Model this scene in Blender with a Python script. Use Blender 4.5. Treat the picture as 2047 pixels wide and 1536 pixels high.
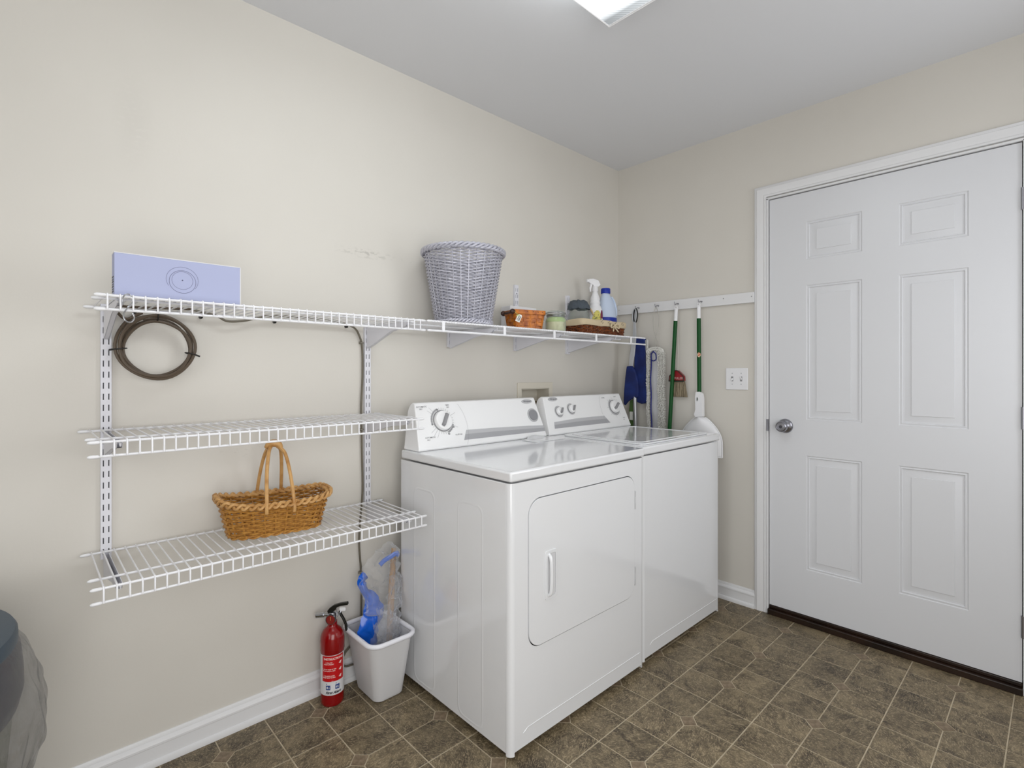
import bpy, math, random
from mathutils import Vector, Matrix, noise
from mathutils.geometry import tessellate_polygon
R = math.radians
PI = math.pi
random.seed(7)
C = bpy.context.scene.collection
for o in list(bpy.data.objects):
    bpy.data.objects.remove(o)

# ------------------------------------------------------------------ camera
cam = bpy.data.objects.new('camera', bpy.data.cameras.new('camera'))
C.objects.link(cam)
cam.location = (-2.6821, -1.8863, 1.1895)
cam.rotation_euler = (R(90), 0, R(-43.172))
cam.data.sensor_fit = 'HORIZONTAL'
cam.data.sensor_width = 36
cam.data.lens = 1033.02 / 2047 * 36
cam.data.shift_x = 0.00083
cam.data.shift_y = -0.01143
cam.data.clip_start = 0.02
bpy.context.scene.camera = cam

# ------------------------------------------------------------------ world, view, lights
w = bpy.data.worlds.new('world')
bpy.context.scene.world = w
w.use_nodes = True
w.node_tree.nodes['Background'].inputs[0].default_value = (0.8, 0.85, 1, 1)
w.node_tree.nodes['Background'].inputs[1].default_value = 0.15
vs = bpy.context.scene.view_settings
vs.view_transform = 'Standard'
vs.look = 'None'
vs.gamma = 1
vs.use_curve_mapping = False
vs.exposure = 0.06

LENS_STRENGTH = 8.2
def area(name, loc, tgt, sx, sy, power, col):
    l = bpy.data.lights.new(name, 'AREA')
    l.shape = 'RECTANGLE'; l.size = sx; l.size_y = sy; l.energy = power; l.color = col
    o = bpy.data.objects.new(name, l); C.objects.link(o)
    o.location = loc
    o.rotation_euler = (Vector(tgt) - Vector(loc)).to_track_quat('-Z', 'Y').to_euler()
    return o
# daylight from the window in the wall behind the camera, right of it
area('window_daylight', (-0.62, -2.54, 1.45), (-1.75, 0, 1.2), 0.8, 1.1, 11, (0.95, 0.97, 1.0))
# soft fill added at the left end, brightening the door wall and dryer side
area('left_fill', (-3.95, -1.5, 1.35), (-0.2, -0.9, 1.1), 1.3, 1.7, 11, (0.97, 0.98, 1.0))

# broad fill added behind the camera to lift the lower walls and fronts
area('rear_fill', (-2.35, -2.50, 0.95), (-1.1, 0, 0.60), 1.9, 1.5, 35, (1.0, 1.0, 1.0))

# ------------------------------------------------------------------ materials
def lin(h):
    h = h.lstrip('#')
    c = [int(h[i:i+2], 16) / 255 for i in (0, 2, 4)]
    return tuple((x/12.92 if x <= 0.04045 else ((x+0.055)/1.055)**2.4) for x in c) + (1,)
def mat(name, col, rough=0.5, metal=0.0, coat=0.0, spec=0.5, bump=None, vary=None, alpha=1, trans=0, ior=1.45, emit=None):
    m = bpy.data.materials.new(name); m.use_nodes = True
    nt = m.node_tree; b = nt.nodes['Principled BSDF']
    c = lin(col) if isinstance(col, str) else col
    b.inputs['Base Color'].default_value = c
    b.inputs['Roughness'].default_value = rough
    b.inputs['Metallic'].default_value = metal
    b.inputs['Coat Weight'].default_value = coat
    b.inputs['Coat Roughness'].default_value = 0.08
    b.inputs['Specular IOR Level'].default_value = spec
    b.inputs['Alpha'].default_value = alpha
    b.inputs['Transmission Weight'].default_value = trans
    b.inputs['IOR'].default_value = ior
    tc = nt.nodes.new('ShaderNodeTexCoord')
    if vary:
        sc, col2, lo, hi = vary[:4]
        n = nt.nodes.new('ShaderNodeTexNoise'); n.inputs['Scale'].default_value = sc
        n.inputs['Detail'].default_value = 6
        if len(vary) > 4:
            mp = nt.nodes.new('ShaderNodeMapping'); mp.inputs['Scale'].default_value = vary[4]
            nt.links.new(tc.outputs['Object'], mp.inputs[0]); nt.links.new(mp.outputs[0], n.inputs[0])
        else:
            nt.links.new(tc.outputs['Object'], n.inputs[0])
        rp = nt.nodes.new('ShaderNodeValToRGB')
        rp.color_ramp.elements[0].position = lo; rp.color_ramp.elements[0].color = c
        rp.color_ramp.elements[1].position = hi; rp.color_ramp.elements[1].color = lin(col2)
        nt.links.new(n.outputs['Fac'], rp.inputs[0]); nt.links.new(rp.outputs[0], b.inputs['Base Color'])
    if bump:
        sc, st, di = bump
        n = nt.nodes.new('ShaderNodeTexNoise'); n.inputs['Scale'].default_value = sc; n.inputs['Detail'].default_value = 4
        nt.links.new(tc.outputs['Object'], n.inputs[0])
        bp = nt.nodes.new('ShaderNodeBump'); bp.inputs['Strength'].default_value = st; bp.inputs['Distance'].default_value = di
        nt.links.new(n.outputs['Fac'], bp.inputs['Height']); nt.links.new(bp.outputs[0], b.inputs['Normal'])
    return m

M = {}
M['ceiling'] = mat('ceiling_paint', '#DCDDE0', 0.9, bump=(180, 0.06, 0.002))
M['trim'] = mat('trim_gloss_white', '#DFDFE0', 0.35, bump=(60, 0.03, 0.001))
M['door'] = mat('door_paint', '#D6D7DA', 0.33, bump=(35, 0.04, 0.001))
M['enamel'] = mat('white_enamel', '#E0E1E3', 0.14, coat=0.8)
M['console'] = mat('console_plastic', '#ECECEC', 0.3)
M['wire'] = mat('white_vinyl_wire', '#E9E9EC', 0.35)
M['white'] = mat('white_plastic', '#E6E6E8', 0.4)
M['upright'] = mat('white_painted_steel', '#DCDCE2', 0.4)
M['dark'] = mat('black_plastic', '#14140F', 0.35)
M['steel'] = mat('brushed_nickel', '#9A9AA0', 0.28, metal=1)
M['chrome'] = mat('chrome', '#C9CBD0', 0.15, metal=1)
M['hole'] = mat('dark_recess', '#060606', 0.8)
M['gray'] = mat('gray_print', '#8E8E90', 0.4)
M['lgray'] = mat('light_gray_print', '#B9B9BB', 0.4)
M['ink'] = mat('dark_ink', '#3A3A40', 0.6)
M['tie'] = mat('cable_tie', '#1B1916', 0.5)
M['hose'] = mat('brown_cable_jacket', '#55483A', 0.45)
M['cable'] = mat('grey_cable_jacket', '#6B6558', 0.5)
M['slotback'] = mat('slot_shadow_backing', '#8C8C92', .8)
M['threshold'] = mat('dark_brown_threshold', '#2A1A10', 0.35, vary=(8, '#140B06', 0.35, 0.7, (1, 1, 1)))
M['red'] = mat('red_enamel', '#860206', 0.18, coat=0.3)
M['redlabel'] = mat('red_label', '#C01016', 0.35)
M['labelwhite'] = mat('label_white', '#DADADC', 0.4)
M['labelpink'] = mat('label_text_white', '#F2D8D4', 0.4)
M['blueprint'] = mat('label_blue', '#12377F', 0.4)
M['bluefilm'] = mat('blue_film', '#0A5AC8', 0.25, coat=0.4)
M['navy'] = mat('navy_cloth', '#0A1A52', 0.75, vary=(14, '#132C70', 0.4, 0.7), bump=(400, 0.25, 0.0015))
M['piping'] = mat('blue_piping', '#1A2478', 0.8)
M['fringe'] = mat('white_cotton_fringe', '#D6D5CF', 0.95, bump=(300, 0.5, 0.002))
M['greycloth'] = mat('grey_canvas', '#B4B5B8', 0.9, bump=(120, 0.4, 0.003))
M['green'] = mat('green_tube', '#05481A', 0.42, spec=0.3)
M['grey_tube'] = mat('grey_metal_tube', '#A5A6A8', 0.3, metal=0.6)
M['lightgrey'] = mat('light_grey_plastic', '#B9BBBE', 0.4)
M['bristle'] = mat('straw_bristle', '#9C8F78', 0.9, vary=(200, '#6F6450', 0.4, 0.6, (1, 1, 0.05)))
M['brushred'] = mat('red_brush_collar', '#8E1A22', 0.5)
M['brushblack'] = mat('dark_green_band', '#15281F', 0.5)
M['wicker'] = mat('honey_willow', '#B8853F', 0.38, vary=(90, '#9C6A30', 0.42, 0.62))
M['wickerlight'] = mat('pale_willow', '#C79B62', 0.45, vary=(30, '#A87840', 0.45, 0.7))
M['silver'] = mat('silver_painted_wicker', '#C0C0CA', 0.36, metal=0.3, vary=(90, '#AEAEB9', 0.4, 0.65))
M['brownwicker'] = mat('brown_willow', '#7A3F17', 0.45, vary=(50, '#4B2109', 0.4, 0.65))
M['splint'] = mat('orange_splint', '#C06F15', 0.38, vary=(40, '#8C4308', 0.42, 0.68))
M['darkwood'] = mat('dark_stained_wood', '#4A2613', 0.4, vary=(50, '#2A120A', 0.4, 0.65))
M['linen'] = mat('beige_linen', '#C6B698', 0.9, bump=(200, 0.4, 0.002))
M['tag'] = mat('paper_tag', '#E6E6E0', 0.7)
M['green_ribbon'] = mat('green_ribbon', '#A8B45A', 0.6)
M['boxcard'] = mat('lavender_white_card', '#A9AFCE', 0.6)
M['boxedge'] = mat('white_card_edge', '#E2E2E4', 0.6)
M['bleach'] = mat('pale_blue_jug', '#C3D0E4', 0.4)
M['cobalt'] = mat('cobalt_cap', '#0B2C9E', 0.4)
M['cream'] = mat('cream_candle_wax', '#C9C9A4', 0.5, vary=(25, '#8F8460', 0.5, 0.75))
M['limewax'] = mat('green_wax', '#A9BF7E', 0.5)
M['greyrag'] = mat('grey_rag', '#4E565E', 0.9, bump=(90, 0.8, 0.006))
M['yellow'] = mat('yellow_label', '#D8CC6A', 0.5, vary=(90, '#5E6B3A', 0.5, 0.62))
M['maroon'] = mat('maroon_label', '#7C2A4E', 0.5)
M['lid'] = mat('slate_blue_lid', '#384753', 0.42, bump=(150, 0.1, 0.001))
M['cangrey'] = mat('grey_can_body', '#2A2932', 0.35)
M['can_low'] = mat('grey_green_can', '#77776C', 0.5)
M['stick'] = mat('tan_wood', '#B98A42', 0.6, vary=(20, '#8B5E22', 0.4, 0.7))
M['outletbox'] = mat('almond_plastic', '#D8D2C4', 0.5)
M['darkoutlet'] = mat('almond_recess', '#8E826C', 0.6)
M['brass'] = mat('valve_brass', '#7A6A4A', 0.4, metal=0.7)
M['caption'] = mat('cream_sticker', '#D9C8A6', 0.5, vary=(120, '#B0482E', 0.52, 0.56))

def film(name, col, alpha, rough=0.12, spec=0.8, bump=None):
    m = mat(name, col, rough, spec=spec, bump=bump)
    nt = m.node_tree; b = nt.nodes['Principled BSDF']
    t = nt.nodes.new('ShaderNodeBsdfTransparent'); mx = nt.nodes.new('ShaderNodeMixShader')
    lw = nt.nodes.new('ShaderNodeLayerWeight'); lw.inputs['Blend'].default_value = 0.35
    ma = nt.nodes.new('ShaderNodeMath'); ma.operation = 'MULTIPLY_ADD'; ma.use_clamp = True
    ma.inputs[1].default_value = 0.5; ma.inputs[2].default_value = alpha
    nt.links.new(lw.outputs['Facing'], ma.inputs[0])
    nt.links.new(ma.outputs[0], mx.inputs[0]); nt.links.new(t.outputs[0], mx.inputs[1]); nt.links.new(b.outputs[0], mx.inputs[2])
    nt.links.new(mx.outputs[0], nt.nodes['Material Output'].inputs[0])
    return m
M['clearfilm'] = film('clear_plastic_film', '#D4D6DC', 0.16, bump=(40, 0.6, 0.01))
M['greyfilm'] = film('smoky_plastic_liner', '#7B7B7C', 0.10, rough=0.18, bump=(18, 0.7, 0.02))
M['glass'] = film('jar_glass', '#AEBBB4', 0.12, rough=0.04, spec=1.0)

def wall_material(name, scuffs=()):
    m = mat(name, '#D3CFC7', 0.62, bump=(140, 0.08, 0.002))
    nt = m.node_tree; b = nt.nodes['Principled BSDF']
    geo = nt.nodes.new('ShaderNodeNewGeometry')
    n = nt.nodes.new('ShaderNodeTexNoise'); n.inputs['Scale'].default_value = 1.6; n.inputs['Detail'].default_value = 3
    nt.links.new(geo.outputs['Position'], n.inputs[0])
    rp = nt.nodes.new('ShaderNodeValToRGB')
    rp.color_ramp.elements[0].position = 0.3; rp.color_ramp.elements[0].color = lin('#D0CCC4')
    rp.color_ramp.elements[1].position = 0.7; rp.color_ramp.elements[1].color = lin('#D5D1C9')
    nt.links.new(n.outputs['Fac'], rp.inputs[0])
    last = rp.outputs[0]
    for (cx, cz, wx, wz, th, amt) in scuffs:
        mp = nt.nodes.new('ShaderNodeMapping'); mp.vector_type = 'POINT'
        mp.inputs['Location'].default_value = (-cx / wx, 0, -cz / wz); mp.inputs['Scale'].default_value = (1 / wx, 0, 1 / wz)
        nt.links.new(geo.outputs['Position'], mp.inputs[0])
        ln = nt.nodes.new('ShaderNodeVectorMath'); ln.operation = 'LENGTH'; nt.links.new(mp.outputs[0], ln.inputs[0])
        r1 = nt.nodes.new('ShaderNodeMapRange'); r1.inputs['From Min'].default_value = 1.0; r1.inputs['From Max'].default_value = 0.2
        nt.links.new(ln.outputs['Value'], r1.inputs['Value'])
        n2 = nt.nodes.new('ShaderNodeTexNoise'); n2.inputs['Scale'].default_value = 55; n2.inputs['Detail'].default_value = 5
        mp2 = nt.nodes.new('ShaderNodeMapping'); mp2.inputs['Scale'].default_value = (0.8, 1, 1.6); nt.links.new(geo.outputs['Position'], mp2.inputs[0]); nt.links.new(mp2.outputs[0], n2.inputs[0])
        r2 = nt.nodes.new('ShaderNodeMapRange'); r2.inputs['From Min'].default_value = th; r2.inputs['From Max'].default_value = th + 0.12
        nt.links.new(n2.outputs['Fac'], r2.inputs['Value'])
        mu = nt.nodes.new('ShaderNodeMath'); mu.operation = 'MULTIPLY'; nt.links.new(r1.outputs[0], mu.inputs[0]); nt.links.new(r2.outputs[0], mu.inputs[1])
        mu2 = nt.nodes.new('ShaderNodeMath'); mu2.operation = 'MULTIPLY'; mu2.inputs[1].default_value = amt; nt.links.new(mu.outputs[0], mu2.inputs[0])
        mx = nt.nodes.new('ShaderNodeMixRGB'); mx.inputs[2].default_value = lin('#8E8B84')
        nt.links.new(mu2.outputs[0], mx.inputs[0]); nt.links.new(last, mx.inputs[1]); last = mx.outputs[0]
    nt.links.new(last, b.inputs['Base Color'])
    return m
M['wall'] = wall_material('beige_wall_paint')
M['wall_scuffed'] = wall_material('beige_wall_paint_scuffed', [(-1.70, 1.66, 0.15, 0.022, 0.5, 0.45), (-1.52, 1.655, 0.05, 0.015, 0.6, 0.4), (-2.45, 1.93, 0.06, 0.16, 0.35, 0.06), (-2.13, 0.93, 0.12, 0.03, 0.55, 0.2)])

def tile_material():
    m = mat('stone_look_vinyl', '#6B5C47', 0.42)
    nt = m.node_tree; b = nt.nodes['Principled BSDF']
    geo = nt.nodes.new('ShaderNodeNewGeometry'); oi = nt.nodes.new('ShaderNodeObjectInfo')
    ad = nt.nodes.new('ShaderNodeVectorMath'); ad.operation = 'ADD'
    sc = nt.nodes.new('ShaderNodeVectorMath'); sc.operation = 'SCALE'; sc.inputs[3].default_value = 37.0
    cmb = nt.nodes.new('ShaderNodeCombineXYZ'); nt.links.new(oi.outputs['Random'], cmb.inputs[0]); nt.links.new(oi.outputs['Random'], cmb.inputs[2])
    nt.links.new(cmb.outputs[0], sc.inputs[0])
    rot = nt.nodes.new('ShaderNodeVectorRotate'); rot.rotation_type = 'Z_AXIS'
    am = nt.nodes.new('ShaderNodeMath'); am.operation = 'MULTIPLY'; am.inputs[1].default_value = 6.28
    nt.links.new(oi.outputs['Random'], am.inputs[0]); nt.links.new(am.outputs[0], rot.inputs['Angle'])
    nt.links.new(geo.outputs['Position'], rot.inputs['Vector'])
    nt.links.new(rot.outputs[0], ad.inputs[0]); nt.links.new(sc.outputs[0], ad.inputs[1])
    def nz(scale, det, dist, mapscale=(1, 1, 1)):
        mp = nt.nodes.new('ShaderNodeMapping'); mp.inputs['Scale'].default_value = mapscale
        nt.links.new(ad.outputs[0], mp.inputs[0])
        n = nt.nodes.new('ShaderNodeTexNoise'); n.inputs['Scale'].default_value = scale; n.inputs['Detail'].default_value = det
        n.inputs['Distortion'].default_value = dist; n.inputs['Roughness'].default_value = 0.65
        nt.links.new(mp.outputs[0], n.inputs[0]); return n.outputs['Fac']
    def ramp(f, a, b_, ca, cb):
        r = nt.nodes.new('ShaderNodeValToRGB'); e = r.color_ramp.elements
        e[0].position = a; e[0].color = ca; e[1].position = b_; e[1].color = cb
        nt.links.new(f, r.inputs[0]); return r.outputs[0]
    base = ramp(nz(13, 10, 0.9), 0.36, 0.64, lin('#3C3224'), lin('#7E7057'))
    streak = ramp(nz(48, 10, 2.4, (1, 2.4, 1)), 0.49, 0.62, (0, 0, 0, 1), (1, 1, 1, 1))
    mx = nt.nodes.new('ShaderNodeMixRGB'); mx.inputs[2].default_value = lin('#AB9A7C')
    fm = nt.nodes.new('ShaderNodeMath'); fm.operation = 'MULTIPLY'; fm.inputs[1].default_value = 0.75
    nt.links.new(streak, fm.inputs[0]); nt.links.new(fm.outputs[0], mx.inputs[0]); nt.links.new(base, mx.inputs[1])
    dark = ramp(nz(60, 9, 2.0, (2.2, 1, 1)), 0.34, 0.48, (1, 1, 1, 1), (0, 0, 0, 1))
    mx2 = nt.nodes.new('ShaderNodeMixRGB'); mx2.inputs[2].default_value = lin('#3B3226')
    fm2 = nt.nodes.new('ShaderNodeMath'); fm2.operation = 'MULTIPLY'; fm2.inputs[1].default_value = 0.75
    nt.links.new(dark, fm2.inputs[0]); nt.links.new(fm2.outputs[0], mx2.inputs[0]); nt.links.new(mx.outputs[0], mx2.inputs[1])
    hs = nt.nodes.new('ShaderNodeHueSaturation')
    vr = nt.nodes.new('ShaderNodeMapRange'); vr.inputs['To Min'].default_value = 0.9; vr.inputs['To Max'].default_value = 1.12
    nt.links.new(oi.outputs['Random'], vr.inputs['Value']); nt.links.new(vr.outputs[0], hs.inputs['Value'])
    nt.links.new(mx2.outputs[0], hs.inputs['Color']); nt.links.new(hs.outputs[0], b.inputs['Base Color'])
    bp = nt.nodes.new('ShaderNodeBump'); bp.inputs['Strength'].default_value = 0.25; bp.inputs['Distance'].default_value = 0.002
    nt.links.new(nz(40, 6, 1.5), bp.inputs['Height']); nt.links.new(bp.outputs[0], b.inputs['Normal'])
    return m
M['tile'] = tile_material()
M['accent'] = mat('accent_tile_vinyl', '#6E5E4A', 0.45, vary=(70, '#8D7C66', 0.4, 0.7))
M['grout'] = mat('grout', '#B9AC94', 0.6, vary=(30, '#A6987F', 0.4, 0.7))

def lens_material():
    m = bpy.data.materials.new('prismatic_lens'); m.use_nodes = True
    nt = m.node_tree; nt.nodes.clear()
    out = nt.nodes.new('ShaderNodeOutputMaterial'); em = nt.nodes.new('ShaderNodeEmission')
    geo = nt.nodes.new('ShaderNodeNewGeometry'); sep = nt.nodes.new('ShaderNodeSeparateXYZ')
    nt.links.new(geo.outputs['Position'], sep.inputs[0])
    # the two tubes stop short of the lens ends: the last centimetres glow dimly
    def rng(src, a, b_, c, d):
        r = nt.nodes.new('ShaderNodeMapRange'); r.inputs['From Min'].default_value = a; r.inputs['From Max'].default_value = b_
        r.inputs['To Min'].default_value = c; r.inputs['To Max'].default_value = d; nt.links.new(src, r.inputs['Value']); return r.outputs[0]
    fx = rng(sep.outputs['X'], -1.27, -1.43, 0.09, 1)
    f2 = rng(sep.outputs['X'], -2.39, -2.22, 0.09, 1)
    mu0 = nt.nodes.new('ShaderNodeMath'); mu0.operation = 'MULTIPLY'; nt.links.new(fx, mu0.inputs[0]); nt.links.new(f2, mu0.inputs[1]); fx = mu0.outputs[0]
    fy = rng(sep.outputs['Y'], -0.85, -0.98, 0.6, 1)
    mu = nt.nodes.new('ShaderNodeMath'); mu.operation = 'MULTIPLY'; nt.links.new(fx, mu.inputs[0]); nt.links.new(fy, mu.inputs[1])
    wv = nt.nodes.new('ShaderNodeTexWave'); wv.inputs['Scale'].default_value = 45; wv.bands_direction = 'DIAGONAL'
    nt.links.new(geo.outputs['Position'], wv.inputs[0])
    wr = rng(wv.outputs['Fac'], 0, 1, 0.82, 1.12)
    m2 = nt.nodes.new('ShaderNodeMath'); m2.operation = 'MULTIPLY'; nt.links.new(mu.outputs[0], m2.inputs[0]); nt.links.new(wr, m2.inputs[1])
    sn = nt.nodes.new('ShaderNodeSeparateXYZ'); nt.links.new(geo.outputs['Normal'], sn.inputs[0])
    ab = nt.nodes.new('ShaderNodeMath'); ab.operation = 'ABSOLUTE'; nt.links.new(sn.outputs['Z'], ab.inputs[0])
    sd = rng(ab.outputs[0], 0, 1, 1.5, 1)      # the tubes sit close to the ribbed sides
    m4 = nt.nodes.new('ShaderNodeMath'); m4.operation = 'MULTIPLY'; nt.links.new(m2.outputs[0], m4.inputs[0]); nt.links.new(sd, m4.inputs[1]); m2 = m4
    m3 = nt.nodes.new('ShaderNodeMath'); m3.operation = 'MULTIPLY'; m3.inputs[1].default_value = LENS_STRENGTH
    nt.links.new(m2.outputs[0], m3.inputs[0]); nt.links.new(m3.outputs[0], em.inputs['Strength'])
    em.inputs['Color'].default_value = (0.92, 0.97, 1.0, 1)
    nt.links.new(em.outputs[0], out.inputs[0])
    return m
M['lens'] = lens_material()

# ------------------------------------------------------------------ geometry helpers
class MB:
    def __init__(s): s.v = []; s.f = []
    def add(s, v, f):
        k = len(s.v); s.v += [Vector(p) for p in v]; s.f += [tuple(i + k for i in q) for q in f]; return s
    def box(s, x0, x1, y0, y1, z0, z1):
        v = [(x, y, z) for x in (x0, x1) for y in (y0, y1) for z in (z0, z1)]
        return s.add(v, [(0, 1, 3, 2), (4, 6, 7, 5), (0, 4, 5, 1), (2, 3, 7, 6), (0, 2, 6, 4), (1, 5, 7, 3)])
    def tube(s, pts, r, n=8, closed=False, cap=True, up=(0, 0, 1), flat=None):
        pts = [Vector(p) for p in pts]; m = len(pts)
        rr = r if isinstance(r, (list, tuple)) else [r] * m
        v = []; f = []; prev = None
        for i, p in enumerate(pts):
            a = pts[(i - 1) % m] if (closed or i > 0) else p
            b = pts[(i + 1) % m] if (closed or i < m - 1) else p
            t = (b - a).normalized() if (b - a).length > 1e-9 else Vector((0, 0, 1))
            u = prev if prev is not None and not closed else Vector(up)
            x = u - t * u.dot(t)
            if x.length < 1e-4:
                x = Vector((1, 0, 0)) - t * t.x
                if x.length < 1e-4: x = Vector((0, 1, 0)) - t * t.y
            x.normalize(); y = t.cross(x); prev = x
            for k in range(n):
                an = 2 * PI * k / n
                rx, ry = (rr[i], rr[i]) if flat is None else (rr[i], rr[i] * flat)
                v.append(p + x * math.cos(an) * rx + y * math.sin(an) * ry)
        segs = m if closed else m - 1
        for i in range(segs):
            j = (i + 1) % m
            for k in range(n):
                l = (k + 1) % n
                f.append((i*n+k, i*n+l, j*n+l, j*n+k))
        if cap and not closed:
            f.append(tuple(reversed(range(n)))); f.append(tuple((m-1)*n + k for k in range(n)))
        return s.add(v, f)
    def lathe(s, prof, c=(0, 0, 0), n=32, ax=(0, 0, 1), close=True, sx=1.0):
        ax = Vector(ax).normalized(); q = Vector((0, 0, 1)).rotation_difference(ax); c = Vector(c)
        v = []; f = []
        for (r, z) in prof:
            for k in range(n):
                a = 2 * PI * k / n
                v.append(c + q @ Vector((r * math.cos(a) * sx, r * math.sin(a), z)))
        for i in range(len(prof) - 1):
            for k in range(n):
                l = (k + 1) % n; f.append((i*n+k, i*n+l, (i+1)*n+l, (i+1)*n+k))
        if close:
            f.append(tuple(reversed(range(n)))); f.append(tuple((len(prof)-1)*n + k for k in range(n)))
        return s.add(v, f)
    def plate(s, loops, f3, thick):
        """flat plate with holes; loops of 2-D points, f3 maps (a,b)->3-D front point, thick = vector to the back"""
        thick = Vector(thick); fl = [p for lp in loops for p in lp]
        tri = tessellate_polygon([[Vector((a, b, 0)) for a, b in lp] for lp in loops])
        fr = [Vector(f3(a, b)) for a, b in fl]; n = len(fl)
        s.add(fr + [p + thick for p in fr], [tuple(t) for t in tri] + [tuple(n + i for i in reversed(t)) for t in tri])
        base = len(s.v) - 2 * n; o = 0
        for lp in loops:
            m = len(lp)
            for i in range(m):
                j = (i + 1) % m; s.f.append((base+o+i, base+o+j, base+n+o+j, base+n+o+i))
            o += m
        return s
    def sheet(s, fn, nu, nv, wrap=False):
        v = [fn(i / nu, j / nv) for i in range(nu + (0 if wrap else 1)) for j in range(nv + 1)]
        cu = nu if wrap else nu + 1; f = []
        for i in range(nu):
            a = i; b = (i + 1) % cu
            for j in range(nv):
                f.append((a*(nv+1)+j, b*(nv+1)+j, b*(nv+1)+j+1, a*(nv+1)+j+1))
        return s.add(v, f)

def rrect(cx, cy, w_, h_, r, n=5):
    pts = []
    for (sx, sy, a0) in ((1, 1, 0), (-1, 1, 90), (-1, -1, 180), (1, -1, 270)):
        for k in range(n + 1):
            a = R(a0 + 90 * k / n)
            pts.append((cx + sx * (w_/2 - r) + r * math.cos(a), cy + sy * (h_/2 - r) + r * math.sin(a)))
    return pts
def circ(cx, cy, r, n=24, ry=None):
    return [(cx + r * math.cos(2*PI*k/n), cy + (ry or r) * math.sin(2*PI*k/n)) for k in range(n)]
def spline(pts, k=8):
    pts = [Vector(p) for p in pts]; out = []
    for i in range(len(pts) - 1):
        p0 = pts[max(i-1, 0)]; p1 = pts[i]; p2 = pts[i+1]; p3 = pts[min(i+2, len(pts)-1)]
        for j in range(k):
            t = j / k
            out.append(0.5 * ((2*p1) + (p2-p0)*t + (2*p0-5*p1+4*p2-p3)*t*t + (3*p1-p0-3*p2+p3)*t**3))
    out.append(pts[-1]); return out

ROOT = {}
def thing(name, label, cat, loc=(0, 0, 0), group=None):
    o = bpy.data.objects.new(name, None); o.empty_display_size = 0.05; C.objects.link(o)
    o.location = loc; o['label'] = label; o['category'] = cat
    if group: o['group'] = group
    ROOT[o.name] = Vector(loc); return o
def tag(o, label, cat, group=None):
    o['label'] = label; o['category'] = cat
    if group: o['group'] = group
    return o
def obj(name, mb, m, parent=None, loc=None, angle=40, bevel=0, seg=2, label=None, stuff=False, structure=False, subsurf=0):
    base = ROOT[parent.name] if parent is not None else Vector((0, 0, 0))
    L = Vector(loc) if loc is not None else base
    me = bpy.data.meshes.new(name)
    me.from_pydata([tuple(p - L) for p in mb.v], [], mb.f)
    me.validate(); me.update()
    me.polygons.foreach_set('use_smooth', [True] * len(me.polygons))
    try: me.set_sharp_from_angle(angle=R(angle))
    except Exception: pass
    me.materials.append(M[m] if isinstance(m, str) else m)
    o = bpy.data.objects.new(name, me); C.objects.link(o)
    o.location = L - base if parent is not None else L
    if parent is not None: o.parent = parent
    ROOT[o.name] = L
    import bmesh
    bm = bmesh.new(); bm.from_mesh(me); bmesh.ops.recalc_face_normals(bm, faces=bm.faces); bm.to_mesh(me); bm.free()
    if bevel:
        b = o.modifiers.new('bevel', 'BEVEL'); b.width = bevel; b.segments = seg; b.limit_method = 'ANGLE'; b.angle_limit = R(40)
        b.harden_normals = False
    if subsurf:
        b = o.modifiers.new('sub', 'SUBSURF'); b.levels = subsurf; b.render_levels = subsurf
    if label: o['label'] = label
    if stuff: o['kind'] = 'stuff'
    if structure: o['kind'] = 'structure'
    return o
def dup(root, delta, label=None, group=None):
    """copy a thing with its parts and sub-parts"""
    def rec(o, parent):
        c = o.copy(); C.objects.link(c); c.parent = parent
        ROOT[c.name] = ROOT[o.name] + Vector(delta)
        for ch in o.children: rec(ch, c)
        return c
    r = rec(root, None); r.location = Vector(root.location) + Vector(delta)
    if label: r['label'] = label
    if group: r['group'] = group
    return r
def copy_part(o, parent, delta):
    c = o.copy(); C.objects.link(c); c.parent = parent
    c.location = Vector(o.location) + Vector(delta); ROOT[c.name] = ROOT[o.name] + Vector(delta); return c
def text_geo(body, size, shear=0.0, bold=0.0):
    cu = bpy.data.curves.new('lettering', 'FONT'); cu.body = body; cu.size = size; cu.align_x = 'CENTER'; cu.align_y = 'CENTER'
    cu.shear = shear; cu.offset = bold; cu.resolution_u = 3
    ob = bpy.data.objects.new('lettering_tmp', cu); C.objects.link(ob)
    dg = bpy.context.evaluated_depsgraph_get(); me = bpy.data.meshes.new_from_object(ob.evaluated_get(dg))
    v = [(p.co.x, p.co.y) for p in me.vertices]; f = [tuple(p.vertices) for p in me.polygons]
    bpy.data.objects.remove(ob); bpy.data.curves.remove(cu); bpy.data.meshes.remove(me)
    return v, f
def add_text(mb, body, size, f3, **k):
    v, f = text_geo(body, size, **k); mb.add([f3(a, b) for a, b in v], f); return mb

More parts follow.
